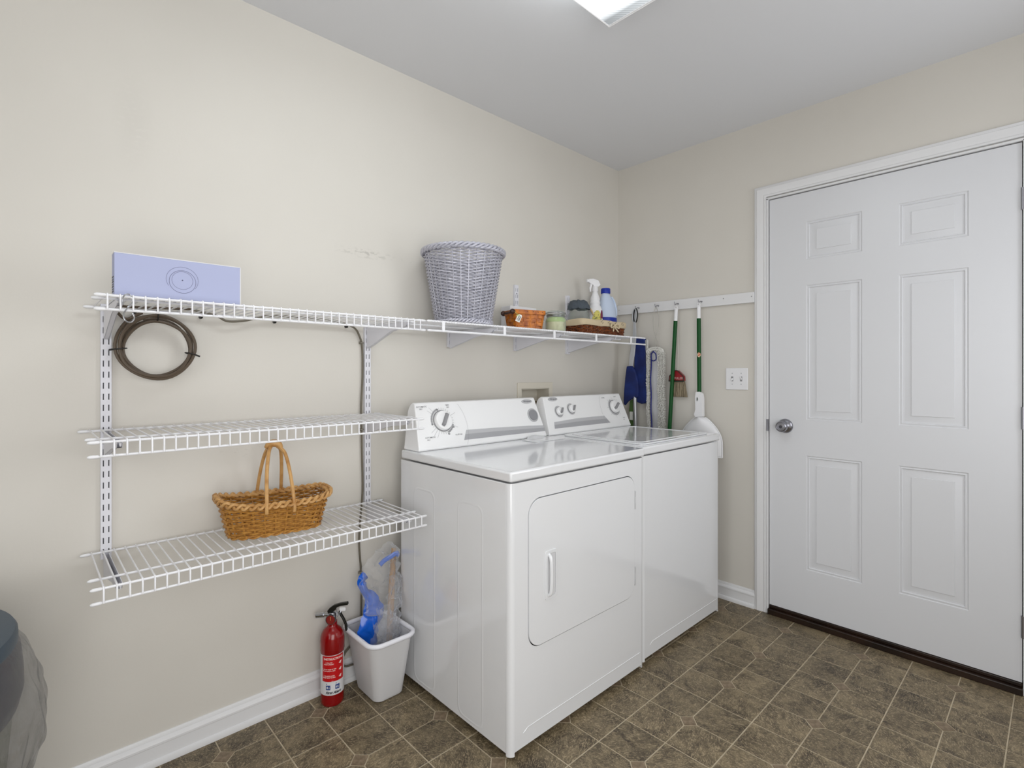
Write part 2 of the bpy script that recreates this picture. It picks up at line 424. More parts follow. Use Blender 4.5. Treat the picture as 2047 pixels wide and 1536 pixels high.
# ------------------------------------------------------------------ the room
H = 2.44; XL = -4.2; YF = -2.6
fl = obj('floor', MB().box(XL - .1, 0.1, YF - .1, 0.1, -0.1, -0.0015), 'grout', loc=(0, 0, 0), structure=True)
S = 0.1504; GX = -0.1319; GY = -0.864; D = 0.031; G = 0.0019
def tile_loop(cx, cy):
    h = S / 2 - G
    cor = [(h, h), (-h, h), (-h, -h), (h, -h)]; out = []
    q = D + G * 0.6
    for (a, b) in cor:
        if (a > 0) == (cx > 0) and (b > 0) == (cy > 0):
            sa = 1 if a > 0 else -1; sb = 1 if b > 0 else -1
            p1 = (a - sa * (q - G), b); p2 = (a, b - sb * (q - G))
            out += [p1, p2] if sa * sb < 0 else [p2, p1]
        else: out.append((a, b))
    return out
def tile_mb(loop, z=0.0, off=(0, 0)):
    mb = MB(); n = len(loop); cx = sum(p[0] for p in loop)/n; cy = sum(p[1] for p in loop)/n
    ins = [((a-cx)*0.985+cx+off[0], (b-cy)*0.985+cy+off[1], z) for a, b in loop]
    low = [(a+off[0], b+off[1], z - 0.0014) for a, b in loop]
    return mb.add(ins + low, [tuple(range(n))] + [(i, n+i, n+(i+1) % n, (i+1) % n) for i in range(n)])
tile_mesh = {}
far = MB(); far_acc = MB(); accent_mesh = None
dloop = [(D-G, 0), (0, D-G), (-(D-G), 0), (0, -(D-G))]
for i in range(-1, 27):
    for k in range(-6, 12):
        x = GX - (i + .5) * S; y = GY - (k + .5) * S
        if x < XL - .05 or y < YF - .05: continue
        ci = -1 if (i + 1) % 2 == 0 else 1      # the even grid line carries the inset
        ck = -1 if (k + 1) % 2 != 0 else 1
        lp = tile_loop(ci, ck)
        if x > 0 - S/2:                          # cut at the wall
            lp = [(min(a, -x + .005), b) for a, b in lp]
        if y > 0 - S/2:
            lp = [(a, min(b, -y + .005)) for a, b in lp]
        if x > -2.75 and y > -2.0:
            key = (ci, ck, round(x, 3) if x > -S/2 else 0, round(y, 3) if y > -S/2 else 0)
            if key not in tile_mesh:
                o = obj('floor_tile', tile_mb(lp), 'tile', fl, loc=(0, 0, 0)); tile_mesh[key] = o.data; o.location = (x, y, 0)
            else:
                o = bpy.data.objects.new('floor_tile', tile_mesh[key]); C.objects.link(o); o.parent = fl; o.location = (x, y, 0)
        else:
            t = tile_mb(lp, off=(x, y)); far.add(t.v, t.f)
        if i % 2 == 0 and k % 2 == 1:
            dx, dy = GX - i * S, GY - k * S
            if dy > -0.02 or dx > -.02: continue
            if dx > -2.75 and dy > -2.0:
                if accent_mesh is None:
                    o = obj('inset_tile', tile_mb(dloop), 'accent', fl, loc=(0, 0, 0)); accent_mesh = o.data
                else:
                    o = bpy.data.objects.new('inset_tile', accent_mesh); C.objects.link(o); o.parent = fl
                o.location = (dx, dy, 0)
            else:
                t = tile_mb(dloop, off=(dx, dy)); far_acc.add(t.v, t.f)
obj('far_floor_tiles', far, 'tile', fl, stuff=True)
obj('far_inset_tiles', far_acc, 'accent', fl, stuff=True)

obj('ceiling', MB().box(XL - .1, .1, YF - .1, .1, H, H + .1), 'ceiling', structure=True)
# shelf wall (Y = 0) with the washer outlet box opening
OBX0, OBX1, OBZ0, OBZ1 = -0.845, -0.638, 0.93, 1.105
obj('wall_left', MB().plate([[(XL - .1, -.05), (.1, -.05), (.1, H), (XL - .1, H)], [(OBX0, OBZ0), (OBX0, OBZ1), (OBX1, OBZ1), (OBX1, OBZ0)]], lambda a, b: (a, 0, b), (0, .1, 0)), 'wall_scuffed', structure=True)
# door wall (X = 0) with the door opening
DY0, DY1, DZ = -0.889, -1.793, 2.048
obj('wall_right', MB().plate([[(.0, -.05), (YF - .1, -.05), (YF - .1, H), (.0, H)], [(DY0, -.02), (DY1, -.02), (DY1, DZ), (DY0, DZ)]], lambda a, b: (0, a, b), (.12, 0, 0)), 'wall', structure=True)
# wall behind the camera with a window, and the far end wall
WX0, WX1, WZ0, WZ1 = -1.06, -0.18, 0.85, 2.05
wf = obj('wall_front', MB().plate([[(XL - .1, -.05), (.1, -.05), (.1, H), (XL - .1, H)], [(WX0, WZ0), (WX0, WZ1), (WX1, WZ1), (WX1, WZ0)]], lambda a, b: (a, YF, b), (0, -.1, 0)), 'wall', structure=True)
wn = MB().plate([rrect((WX0+WX1)/2, (WZ0+WZ1)/2, WX1-WX0+.12, WZ1-WZ0+.12, .002, 1), [(WX0+.03, WZ0+.03), (WX1-.03, WZ0+.03), (WX1-.03, WZ1-.03), (WX0+.03, WZ1-.03)]], lambda a, b: (a, YF + .015, b), (0, -.06, 0))
obj('window_1', wn, 'trim', structure=True)
obj('wall_back', MB().box(XL - .1, XL, YF - .1, .1, -.05, H), 'wall', structure=True)

# baseboards
BP = [(0, 0), (.020, 0), (.021, .010), (.018, .017), (.0125, .020), (.0125, .058), (.0145, .060), (.0145, .066), (.011, .072), (.007, .076), (.006, .083), (.003, .088), (0, .088)]
def baseboard(name, x0, x1, axis):
    mb = MB(); n = len(BP)
    if axis == 'x':
        v = [(x, -t, z) for x in (x0, x1) for t, z in BP]
    else:
        v = [(-t, x, z) for x in (x0, x1) for t, z in BP]
    mb.add(v, [(i, (i+1) % n, n+(i+1) % n, n+i) for i in range(n)] + [tuple(range(n)), tuple(range(n, 2*n))])
    return obj(name, mb, 'trim', structure=True, angle=30)
baseboard('baseboard_left', XL, -.0, 'x')
baseboard('baseboard_right', -.0, -.8285, 'y')
baseboard('baseboard_right', -1.862, YF, 'y')

# door casing: stepped profile, mitred
def casing():
    prof = [(0, 0.0), (0, .011), (.003, .013), (.012, .015), (.014, .017), (.024, .016), (.034, .014), (.044, .012), (.048, .014), (.0555, .013), (.0565, 0)]
    y0, y1, zt = -0.828, -1.858, 2.113      # outer edge
    mb = MB(); n = len(prof); rings = []
    path = [lambda d: (y0 - d, 0.0), lambda d: (y0 - d, zt - d), lambda d: (y1 + d, zt - d), lambda d: (y1 + d, 0.0)]
    v = []
    for p in path:
        for d, h in prof:
            a, b = p(d); v.append((-h, a, b))
    f = [(s*n+i, s*n+(i+1) % n, (s+1)*n+(i+1) % n, (s+1)*n+i) for s in range(3) for i in range(n)]
    mb.add(v, f + [tuple(range(n)), tuple(range(3*n, 4*n))])
    return mb
obj('trim_1', casing(), 'trim', structure=True, angle=25)
# jamb lining
jm = MB().box(-.010, .115, -.885, -.893, 0, 2.047).box(-.010, .115, -1.789, -1.797, 0, 2.047).box(-.010, .115, -.885, -1.797, 2.0435, 2.052)
jm.box(.040, .055, -.893, -.905, .03, 2.04).box(.040, .055, -1.777, -1.789, .03, 2.04).box(.040, .055, -.893, -1.789, 2.030, 2.0435)
obj('trim_2', jm, 'trim', structure=True)

# door slab with six raised panels
YL, YR, ZB, ZT = -.8965, -1.7855, .043, 2.0395
PX = [(-1.062, -1.284), (-1.416, -1.637)]; PZ = [(1.722, 1.900), (.966, 1.600), (.258, .796)]
panels = [(a, b, c, d) for (a, b) in PX for (c, d) in PZ]
mb = MB().plate([[(YL, ZB), (YR, ZB), (YR, ZT), (YL, ZT)]] + [[(a, c), (b, c), (b, d), (a, d)] for a, b, c, d in panels], lambda a, b: (0, a, b), (.002, 0, 0))
mb.box(.006, .04, YR, YL, ZB, ZT)
mb.add([(0, YL, ZB), (0, YL, ZT), (.008, YL, ZT), (.008, YL, ZB)], [(0, 1, 2, 3)])
door = obj('door_1', mb, 'door', loc=(0, -1.34, .043), structure=True)
for a, b, c, d in panels:
    m_ = MB(); rings = [(0, 0), (.0025, .0028), (.006, .0030), (.008, .0016), (.0105, .0018), (.013, .0068), (.0415, .0030), (.0425, .0008), (.0450, .0008)]
    v = []
    for ins, dep in rings:
        v += [(dep, a - ins, c + ins), (dep, b + ins, c + ins), (dep, b + ins, d - ins), (dep, a - ins, d - ins)]
    f = [(4*r+i, 4*r+(i+1) % 4, 4*r+4+(i+1) % 4, 4*r+4+i) for r in range(len(rings)-1) for i in range(4)]
    q = 4*(len(rings)-1); f.append((q, q+1, q+2, q+3))
    obj('raised_panel', m_.add(v, f), 'door', door, angle=20)
# knob
kx, ky, kz = 0, -.970, .930
kn = MB().lathe([(.0005, .0), (.034, .0), (.0345, .003), (.033, .008), (.026, .013), (.016, .018), (.0125, .026), (.0125, .030), (.020, .036), (.0255, .044), (.0265, .054), (.0245, .062), (.020, .0655), (.0190, .064), (.0175, .064), (.012, .0655), (.0005, .0655)], (kx, ky, kz), 40, (-1, 0, 0))
k_ = obj('door_knob', kn, 'steel', door, label='brushed nickel round door knob with keyhole')
obj('keyhole', MB().lathe([(.0001, 0), (.0075, 0), (.0075, .0012), (.0001, .0012)], (kx - .0655, ky, kz), 20, (-1, 0, 0)).box(-.0672, -.0668, ky - .001, ky + .001, kz - .005, kz + .005), 'ink', k_)
obj('strike_plate', MB().box(-.0112, -.0098, -.8925, -.8855, .900, .958).box(-.0105, -.002, -.8935, -.8925, .900, .958), 'steel', door)
for z in (.25, 1.02, 1.83):
    hg = MB().lathe([(.0001, 0), (.0065, 0), (.0065, .082), (.0001, .082)], (-.004, -1.789, z - .041), 12)
    obj('hinge', hg, 'steel', door, label='nickel butt hinge')
obj('threshold', MB().box(-.022, .05, -1.789, -.893, 0, .026).box(-.004, .03, -1.787, -.895, .026, .041), 'threshold', door, bevel=.003, label='dark brown door sill')

# ------------------------------------------------------------------ ceiling light
FX0, FX1, FY0, FY1 = -2.42, -1.24, -1.16, -.836
lt = thing('ceiling_light', 'rectangular fluorescent ceiling light with white rim and ribbed glowing lens', 'light', (-1.85, -1.0, H))
fr = MB().box(FX0, FX0 + .006, FY0, FY1, H - .079, H).box(FX1 - .006, FX1, FY0, FY1, H - .079, H)
fr.box(FX0, FX1, FY0 + .004, FY1 - .004, H - .012, H)
obj('frame', fr, mat('fixture_white', '#F2F2F4', 0.3), lt)
rim = MB().tube([(FX0, FY1, H - .077), (FX1, FY1, H - .077)], .003, 6).tube([(FX0, FY0, H - .077), (FX1, FY0, H - .077)], .003, 6).tube([(FX1, FY0, H - .077), (FX1, FY1, H - .077)], .003, 6)
obj('lens_rim', rim, mat('rim_white', '#FAFAFC', 0.3), lt)
obj('lens', MB().box(FX0+.006, FX1-.006, FY0 + .001, FY1 - .001, H - .076, H - .014), 'lens', lt)

# ------------------------------------------------------------------ wire shelving
RW = .0021; RR = .0032
def end_caps(mb_list, sh, xs, pts):
    for x, sgn in xs:
        for (y, z) in pts:
            c_ = MB().lathe([(.0001, -.010), (.0042, -.010), (.0046, -.002), (.0044, .006), (.0026, .0105), (.0001, .012)], (x, y, z), 10, (sgn, 0, 0))
            obj('end_cap', c_, 'white', sh)
def wire_shelf(z, x0, x1, label, n):
    sh = thing('wire_shelf', label, 'shelf', ((x0+x1)/2, 0, z), 'white wire shelves with end caps')
    yb, ym, yf, lip = -.022, -.262, -.335, .0335
    for y, zz in ((yb, z), (ym, z), (yf, z), (yf, z - lip)):
        obj('rail', MB().tube([(x0, y, zz), (x1, y, zz)], RR, 8), 'wire', sh)
    p = (x1 - x0 - .028) / (n - 1); first = None
    for i in range(n):
        x = x0 + .014 + p * i
        if first is None:
            first = obj('cross_wire', MB().tube([(x, yb, z + .004), (x, -.30, z + .004), (x, yf - .001, z + .0035), (x, yf - .0045, z - .001), (x, yf - .0045, z - lip)], RW, 6, up=(1, 0, 0)), 'wire', sh)
        else: copy_part(first, sh, (p * i, 0, 0))
    end_caps(None, sh, ((x0, -1), (x1, 1)), ((yb, z), (ym, z), (yf, z), (yf, z - lip)))
    return sh
ZB_, ZM_, ZT_ = .678, 1.024, 1.373
wire_shelf(ZB_, -2.563, -1.650, 'lowest white wire shelf, carrying the honey willow basket', 36)
wire_shelf(ZM_, -2.568, -1.662, 'empty middle white wire shelf ending in front of the dryer console', 36)
wire_shelf(ZT_, -2.556, -1.655, 'top left white wire shelf under the pale lavender box', 36)
# top right shelf: close wires, flat tabs
x0, x1, z = -1.628, -.236, ZT_ + .001
sh = thing('wire_shelf', 'top right close-mesh wire shelf with flat tabs, above washer and dryer', 'shelf', ((x0+x1)/2, 0, z), 'white wire shelves with end caps')
for y, zz in ((-.022, z), (-.18, z), (-.335, z), (-.337, z - .034)):
    obj('rail', MB().tube([(x0, y, zz), (x1, y, zz)], RR if zz == z else .0040, 8), 'wire', sh)
wires = MB(); nn = int((x1 - x0 - .02) / .0127)
for i in range(nn + 1):
    x = x0 + .01 + i * (x1 - x0 - .02) / nn
    wires.tube([(x, -.02, z + .0038), (x, -.332, z + .0038), (x, -.3385, z + .002), (x, -.3405, z - .003)], .0017, 5, up=(1, 0, 0))
obj('deck_wires', wires, 'wire', sh, stuff=True)
for x in (-1.571, -1.268, -.968, -.666, -.37):
    obj('support_tab', MB().box(x - .0065, x + .0065, -.3425, -.3395, z - .036, z + .003), 'wire', sh, bevel=.001)
end_caps(None, sh, ((x0, -1), (x1, 1)), ((-.335, z), (-.337, z - .034), (-.022, z)))

# slotted uprights (real slots) -------------------------------------------------
def upright(x, z0, z1, label, screws):
    t = thing('slotted_upright', label, 'shelf upright', (x, 0, z0), 'slotted white shelf uprights')
    W_ = .0125; dpt = .013
    loops = [[(x - W_, z0), (x + W_, z0), (x + W_, z1), (x - W_, z1)]]
    zz = z0 + .012
    while zz + .018 < z1 - .004:
        for cx in (x - .0062, x + .0062):
            loops.append([(cx - .0014, zz), (cx + .0014, zz), (cx + .0014, zz + .0172), (cx - .0014, zz + .0172)])
        zz += .0317
    mb = MB().plate(loops, lambda a, b: (a, -dpt, b), (0, .0015, 0))
    mb.box(x - W_, x - W_ + .0015, -dpt + .0015, -.0005, z0, z1).box(x + W_ - .0015, x + W_, -dpt + .0015, -.0005, z0, z1)
    obj('channel', mb, 'upright', t)
    obj('slot_shade_strip', MB().box(x - W_ + .002, x + W_ - .002, -.0015, -.0005, z0 + .002, z1 - .002), 'slotback', t)  # grey strip standing in for the shade inside the open slots
    for s_ in screws:
        obj('screw', MB().lathe([(.0001, 0), (.0038, 0), (.003, .0015), (.0001, .0018)], (x, -dpt, s_), 12, (0, -1, 0)), 'steel', t)
    return t
upright(-2.5155, .655, 1.385, 'tall slotted white upright at left end of the three shelves', (.96,))
upright(-1.700, .660, 1.385, 'tall slotted white upright beside the vertical grey cable', (.965,))
upright(-1.297, 1.302, 1.60, 'short slotted white upright behind the silver wicker hamper', ())
upright(-.886, 1.297, 1.628, 'short slotted white upright rising behind the orange splint basket', (1.585, 1.335))
upright(-.489, 1.290, 1.615, 'short slotted white upright left of the jar with grey rag lid', (1.57,))

def bracket(x, zt, label, hw=.078, length=.30):
    t = thing('shelf_bracket', label, 'shelf bracket', (x, -.013, zt - .005), 'folded white steel shelf brackets')
    zt -= .0045
    prof = [(-.0135, zt), (-length, zt), (-length - .012, zt - .004), (-length, zt - .016), (-.20, zt - .028), (-.060, zt - hw + .012), (-.0135, zt - hw)]
    mb = MB()
    for s_ in (-1, 1):
        mb.plate([prof], lambda a, b, s_=s_: (x + s_ * .0062, a, b), (-s_ * .0014, 0, 0))
    # folded lower edge
    lo = [(-length, zt - .016), (-.20, zt - .028), (-.060, zt - hw + .012), (-.0135, zt - hw)]
    v = [(x + s_ * .0062, a, b) for a, b in lo for s_ in (-1, 1)] + [(x + s_ * .0062, a, b + .0015) for a, b in lo for s_ in (-1, 1)]
    mb.add(v, [(2*i, 2*i+1, 2*i+3, 2*i+2) for i in range(3)] + [(8+2*i, 8+2*i+2, 8+2*i+3, 8+2*i+1) for i in range(3)])
    obj('arm', mb, 'upright', t)
    hk = MB().tube([(x, -length + .002, zt - .004), (x, -length - .014, zt - .010), (x, -length - .026, zt - .008), (x, -length - .028, zt - .001)], .0018, 6, up=(1, 0, 0))
    obj('front_hook', hk, 'upright', t)
    return t
bracket(-2.5155, ZT_, 'white steel bracket under left end of the top shelf, above the cable coil', .085)
bracket(-2.5155, ZM_, 'white steel bracket under left end of the middle wire shelf', .07)
bracket(-2.5155, ZB_, 'white steel bracket under left end of the lowest wire shelf', .07)
bracket(-1.700, ZT_, 'white steel bracket under right end of the lavender box shelf', .085)
bracket(-1.700, ZM_, 'white steel bracket under right end of the middle wire shelf', .07)
bracket(-1.700, ZB_, 'white steel bracket under right end of the lowest wire shelf', .07)
bracket(-1.297, ZT_, 'white steel bracket below the silver wicker hamper', .072)
bracket(-.886, ZT_, 'white steel bracket below the orange splint basket', .072)
bracket(-.489, ZT_, 'white steel bracket below the cloth-lined brown basket', .072)

# black wall clips below the top left shelf
for x, lb in ((-2.448, 'small black wall clip nearest the coil of brown cable'), (-2.276, 'small black wall clip right above the coil of brown cable'), (-2.050, 'small black wall clip under the shelf, right of the lavender box centre'), (-1.786, 'small black wall clip where the grey cable bends down')):
    z = 1.3655
    c_ = MB().lathe([(.0001, 0), (.0055, 0), (.0055, .009), (.0001, .010)], (x, 0, z), 12, (0, -1, 0)).tube([(x, -.006, z), (x, -.016, z - .004), (x, -.020, z + .002), (x, -.019, z + .010)], .002, 6, up=(1, 0, 0))
    tag(obj('wall_clip', c_, 'dark', loc=(x, 0, z)), lb, 'clip', 'black wall clips under the top shelf')

# ------------------------------------------------------------------ cables
cable_pts = spline([(-2.31, -.030, 1.386), (-2.24, -.028, 1.372), (-2.205, -.03, 1.356), (-2.15, -.028, 1.362), (-2.08, -.024, 1.382), (-1.98, -.024, 1.386), (-1.86, -.024, 1.384), (-1.79, -.020, 1.372), (-1.752, -.012, 1.358), (-1.733, -.009, 1.330), (-1.7235, -.008, 1.300), (-1.720, -.008, 1.25), (-1.7205, -.008, 1.16), (-1.7255, -.008, 1.06), (-1.724, -.008, .98), (-1.722, -.008, .86), (-1.7195, -.008, .76), (-1.721, -.008, .70), (-1.730, -.008, .60), (-1.734, -.008, .53), (-1.731, -.008, .47), (-1.7255, -.008, .40), (-1.7255, -.008, .27), (-1.730, -.008, .20), (-1.755, -.011, .15), (-1.795, -.016, .12), (-1.812, -.024, .095), (-1.80, -.028, .075), (-1.765, -.028, .07), (-1.74, -.028, .072)], 8)
ct = thing('cable', 'grey-brown cable running along the shelf wall and down beside the upright', 'cable', (-1.722, -.008, .07))
obj('cable_run', MB().tube(cable_pts, .0038, 8), 'cable', ct)
for (x, z) in ((-1.7225, 1.305), (-1.7255, .406), (-1.7225, .965)):
    cl = MB().box(x - .010, x + .006, -.0022, -.0006, z - .005, z + .005).tube([(x - .006, -.002, z), (x - .005, -.011, z), (x, -.0135, z), (x + .005, -.011, z), (x + .006, -.002, z)], .0022, 6, up=(0, 0, 1))
    cl.lathe([(.0001, 0), (.003, 0), (.0025, .002), (.0001, .0025)], (x - .0075, -.0022, z), 10, (0, -1, 0))
    obj('cable_clip', cl, mat('grey_clip', '#8B867B', .4), ct)

# coil of cable hanging below the top shelf
co = thing('cable_coil', 'coiled brown cable bound with black ties, hanging under the top shelf', 'cable', (-2.397, -.035, 1.268))
cc = Vector((-2.397, -.038, 1.268)); mb = MB(); pts = []
turns = 5.0; nseg = 48
rad = [.103, .090, .082, .0975, .078, .088]
for i in range(int(turns * nseg) + 1):
    a = 2 * PI * i / nseg + PI * .62; k = i / nseg
    i0 = min(int(k), 4); t = k - i0; r = rad[i0] * (1 - t) + rad[i0 + 1] * t
    wob = .003 * math.sin(2 * a + k * 1.7)
    pts.append(cc + Vector(((r + wob) * math.cos(a), -.012 * math.sin(k * 2.3) , (r - wob) * math.sin(a) * .985 - .0015 * k)))
obj('coil_loops', mb.tube(pts, .0044, 8, up=(0, 1, 0)), 'hose', co)
tail = spline([pts[0], cc + Vector((-.075, -.01, .075)), cc + Vector((-.098, -.03, .090)), cc + Vector((-.108, -.05, .104)), cc + Vector((-.098, -.02, .112)), cc + Vector((-.06, .004, .112)), (-2.31, -.030, 1.386)], 8)
obj('loose_tail', MB().tube(tail, .0040, 8, up=(0, 1, 0)), 'hose', co)
for a in (90, 187, -14):
    ar = R(a); d = Vector((math.cos(ar), 0, math.sin(ar))); tn = Vector((-math.sin(ar), 0, math.cos(ar))); m0 = cc + d * .091
    lp = [m0 + d * .017 * math.cos(q) + Vector((0, 1, 0)) * .019 * math.sin(q) for q in [2*PI*k/14 for k in range(14)]]
    t_ = MB().tube(lp, .0019, 6, closed=True, up=tn)
    if a != 90:
        e = m0 + d * .014; t_.tube([e, e + d * .010 + Vector((0, 0, -.001))], .0026, 6)
    obj('cable_tie', t_, 'tie', co)

# S hook on the front rail of the top shelf
hx = -2.503
sp = spline([(hx - .009, -.3405, 1.352), (hx - .010, -.344, 1.368), (hx - .004, -.343, 1.3775), (hx + .006, -.338, 1.3765), (hx + .010, -.3385, 1.362), (hx - .001, -.341, 1.345), (hx - .009, -.343, 1.328), (hx - .004, -.344, 1.313), (hx + .006, -.344, 1.311), (hx + .0125, -.343, 1.322), (hx + .009, -.342, 1.334)], 6)
tag(obj('s_hook', MB().tube(sp, .0017, 8, up=(0, 1, 0)), 'chrome', loc=(hx, -.341, 1.31)), 'silver wire S hook hanging on the left end of the top shelf rail', 'hook')

# ------------------------------------------------------------------ lavender box on the shelf
BX0, BX1, BY0, BY1, BZ0, BZ1 = -2.526, -2.243, -.305, -.262, ZT_ + .0062, 1.484
bx = thing('cardboard_box', 'flat pale lavender box with faint oval rings on its long side', 'box', ((BX0+BX1)/2, -.18, BZ0))
obj('carton', MB().box(BX0, BX1, BY0, BY1, BZ0, BZ1), 'boxcard', bx, bevel=.0015)
ed = MB().box(BX0 - .0004, BX1 + .0004, BY0 - .0006, BY1, BZ1 - .0012, BZ1 + .0006).box(BX1 - .0012, BX1 + .0006, BY0 - .0006, BY1, BZ0, BZ1)
obj('carton_edge', ed, 'boxedge', bx)
ccx, ccz = -2.383, 1.431; pr = MB()
def ring(cx, cz, rx, rz, th, a0=0, a1=360):
    n = 56; v = []
    for k in range(n + 1):
        a = R(a0 + (a1 - a0) * k / n)
        v += [(cx + (rx - th) * math.cos(a), BY0 - .0007, cz + (rz - th) * math.sin(a)), (cx + rx * math.cos(a), BY0 - .0007, cz + rz * math.sin(a))]
    pr.add(v, [(2*k, 2*k+1, 2*k+3, 2*k+2) for k in range(n)])
ring(ccx, ccz + .001, .0365, .034, .0006, -38, 212)
ring(ccx + .0005, ccz - .004, .0305, .030, .0008)
ring(ccx, ccz - .0005, .024, .0235, .0006)
pr.plate([circ(ccx, ccz, .0018, 12)], lambda a, b: (a, BY0 - .0007, b), (0, .0003, 0))
obj('printed_rings', pr, mat('ring_ink', '#5B5B78', .6), bx)
br = MB()
for k in range(7):
    br.box(BX0 - .0006, BX0 - .0003, -.296, -.266, BZ0 + .008 + k * .006, BZ0 + .008 + k * .006 + (.0022 if k % 2 else .0032))
obj('side_print', br, 'ink', bx)

# ------------------------------------------------------------------ woven baskets
def sup(a, b, e, th):
    c, s_ = math.cos(th), math.sin(th)
    return (a * math.copysign(abs(c) ** (2 / e), c), b * math.copysign(abs(s_) ** (2 / e), s_))
def weave(cx, cy, z0, z1, A0, B0, A1, B1, e, rows, stakes, r, amp, rot=0, prof=None, zrim=None, jit=0.0):
    mb = MB(); st = MB(); prof = prof or (lambda t: t); ca, sa = math.cos(rot), math.sin(rot)
    def P(v, th, off):
        k = prof(v); a = A0 + (A1 - A0) * k + off; b = B0 + (B1 - B0) * k + off
        x, y = sup(a, b, e, th); zz = z0 + (z1 - z0) * v + (zrim(th) * v if zrim else 0)
        return Vector((cx + x * ca - y * sa, cy + x * sa + y * ca, zz))
    # thetas evenly spaced by arc length at mid height
    N = 720; acc = [0]; last = P(.5, 0, 0)
    for k in range(1, N + 1):
        p = P(.5, 2*PI*k/N, 0); acc.append(acc[-1] + (p - last).length); last = p
    def th_of(t):
        L = (t % 1) * acc[-1]; lo, hi = 0, N
        while hi - lo > 1:
            m_ = (lo + hi) // 2
            if acc[m_] <= L: lo = m_
            else: hi = m_
        return 2 * PI * (lo + (L - acc[lo]) / max(acc[hi] - acc[lo], 1e-9)) / N
    per = 6; n = stakes * per; ths = [th_of(i / n) for i in range(n)]
    for i in range(rows):
        v = (i + .5) / rows; pts = []
        for j in range(n):
            off = amp * math.cos(PI * j / per + PI * i) + jit * (random.random() - .5)
            pts.append(P(v, ths[j], off) + Vector((0, 0, jit * .5 * (random.random() - .5))))
        mb.tube(pts, r * (1 + .12 * (random.random() - .5)), 5, closed=True)
    for j in range(stakes):
        th = th_of((j) / stakes)
        st.tube([P(v / 4, th, 0) for v in range(5)], r * .95, 5)
    return mb, st, P, th_of
def braid(P, th_of, v, r, R_, lobes, strands=3, out=0.0, n=None, up=.5):
    mb = MB(); n = n or lobes * 6
    for s_ in range(strands):
        pts = []
        for k in range(n):
            t = k / n; ph = 2 * PI * (t * lobes / strands * 1.0 + s_ / strands)
            p = P(v, th_of(t), out + R_ * math.cos(ph)); p.z += R_ * up * math.sin(2 * ph) + 0
            p.z += R_ * .5 * math.sin(ph)
            pts.append(p)
        mb.tube(pts, r, 6, closed=True)
    return mb

# silver hamper
hc = (-1.352, -.178)
hm = thing('wicker_hamper', 'tall silver-painted wicker wastebasket standing on the top shelf', 'basket', (hc[0], hc[1], ZT_ + .0065))
hz0, hz1 = ZT_ + .009, 1.695
wv, st, P, th_of = weave(hc[0], hc[1], hz0 + .012, hz1 - .012, .112, .112, .160, .160, 2, 45, 30, .0031, .0048, jit=.0004)
obj('weave', wv, 'silver', hm, stuff=True); obj('stakes', st, 'silver', hm, stuff=True)
obj('rolled_rim', braid(P, th_of, 1.0, .0058, .0085, 48, 5, out=.004), 'silver', hm, stuff=True)
obj('foot_border', braid(P, th_of, 0.0, .0045, .0065, 48, 4, out=.002), 'silver', hm, stuff=True)
obj('base', MB().lathe([(.0005, hz0 - .002), (.108, hz0 - .002), (.108, hz0 + .004), (.0005, hz0 + .004)], (hc[0], hc[1], 0), 40), 'silver', hm)

# honey willow basket with handle
bc = (-2.098, -.150); rt = R(-6); z0 = ZB_ + .012
wb = thing('willow_basket', 'honey-brown willow basket with a bent-stick handle on the lowest shelf', 'basket', (bc[0], bc[1], ZB_ + .0065))
rimf = lambda th: .016 * (math.cos(th) ** 2) + .004 * math.cos(th) * -1
wv, st, P, th_of = weave(bc[0], bc[1], z0, .784, .133, .072, .160, .094, 3.4, 14, 26, .0032, .0048, rot=rt, zrim=rimf, jit=.0022)
obj('weave', wv, 'wicker', wb, stuff=True); obj('stakes', st, 'wicker', wb, stuff=True)
obj('braided_rim', braid(P, th_of, 1.0, .0047, .0066, 42, 3, out=.003, n=300, up=.7), 'wickerlight', wb, label='pale braided rim')
obj('foot_border', braid(P, th_of, 0.0, .0034, .004, 24, 3, out=.0, n=160), 'wicker', wb)
bs = MB()
ca, sa = math.cos(rt), math.sin(rt)
def BL(u, v, z): return (bc[0] + u * ca - v * sa, bc[1] + u * sa + v * ca, z)
for k in range(11):
    v_ = -.055 + k * .011
    bs.tube([BL(-.108 , v_, z0 - .001), BL(.108, v_, z0 - .001)], .0042, 5)
obj('woven_base', bs, 'wicker', wb)
top = Vector(BL(-.004, -.004, .957))
legs = [((-.045, -.101, .792), -.009), ((.034, -.101, .788), .012), ((-.032, .098, .80), -.010), ((.042, .098, .80), .010)]
for (u, v_, z), du in legs:
    s0 = Vector(BL(u, v_, z - .03)); s1 = Vector(BL(u, v_, z))
    e1 = top + Vector((du, math.copysign(.004, v_) * -1, -.006)); md = Vector(BL(u * .80 + du * .2, v_ * .66, .875)); m2 = Vector(BL(u * .42 + du * .7, v_ * .30, .932))
    obj('handle_rod', MB().tube(spline([s0, s1, md, m2, e1], 6), [.0056] * 25, 8), 'wickerlight', wb)
gr = spline([top + Vector((-.020, .012, -.010)), top + Vector((-.012, .006, .002)), top + Vector((0, 0, .005)), top + Vector((.013, -.006, .001)), top + Vector((.020, -.010, -.012))], 5)
obj('handle_wrap', MB().tube(gr, [.006 + .006 * math.sin(PI * i / (len(gr)-1)) for i in range(len(gr))], 10), 'wickerlight', wb)

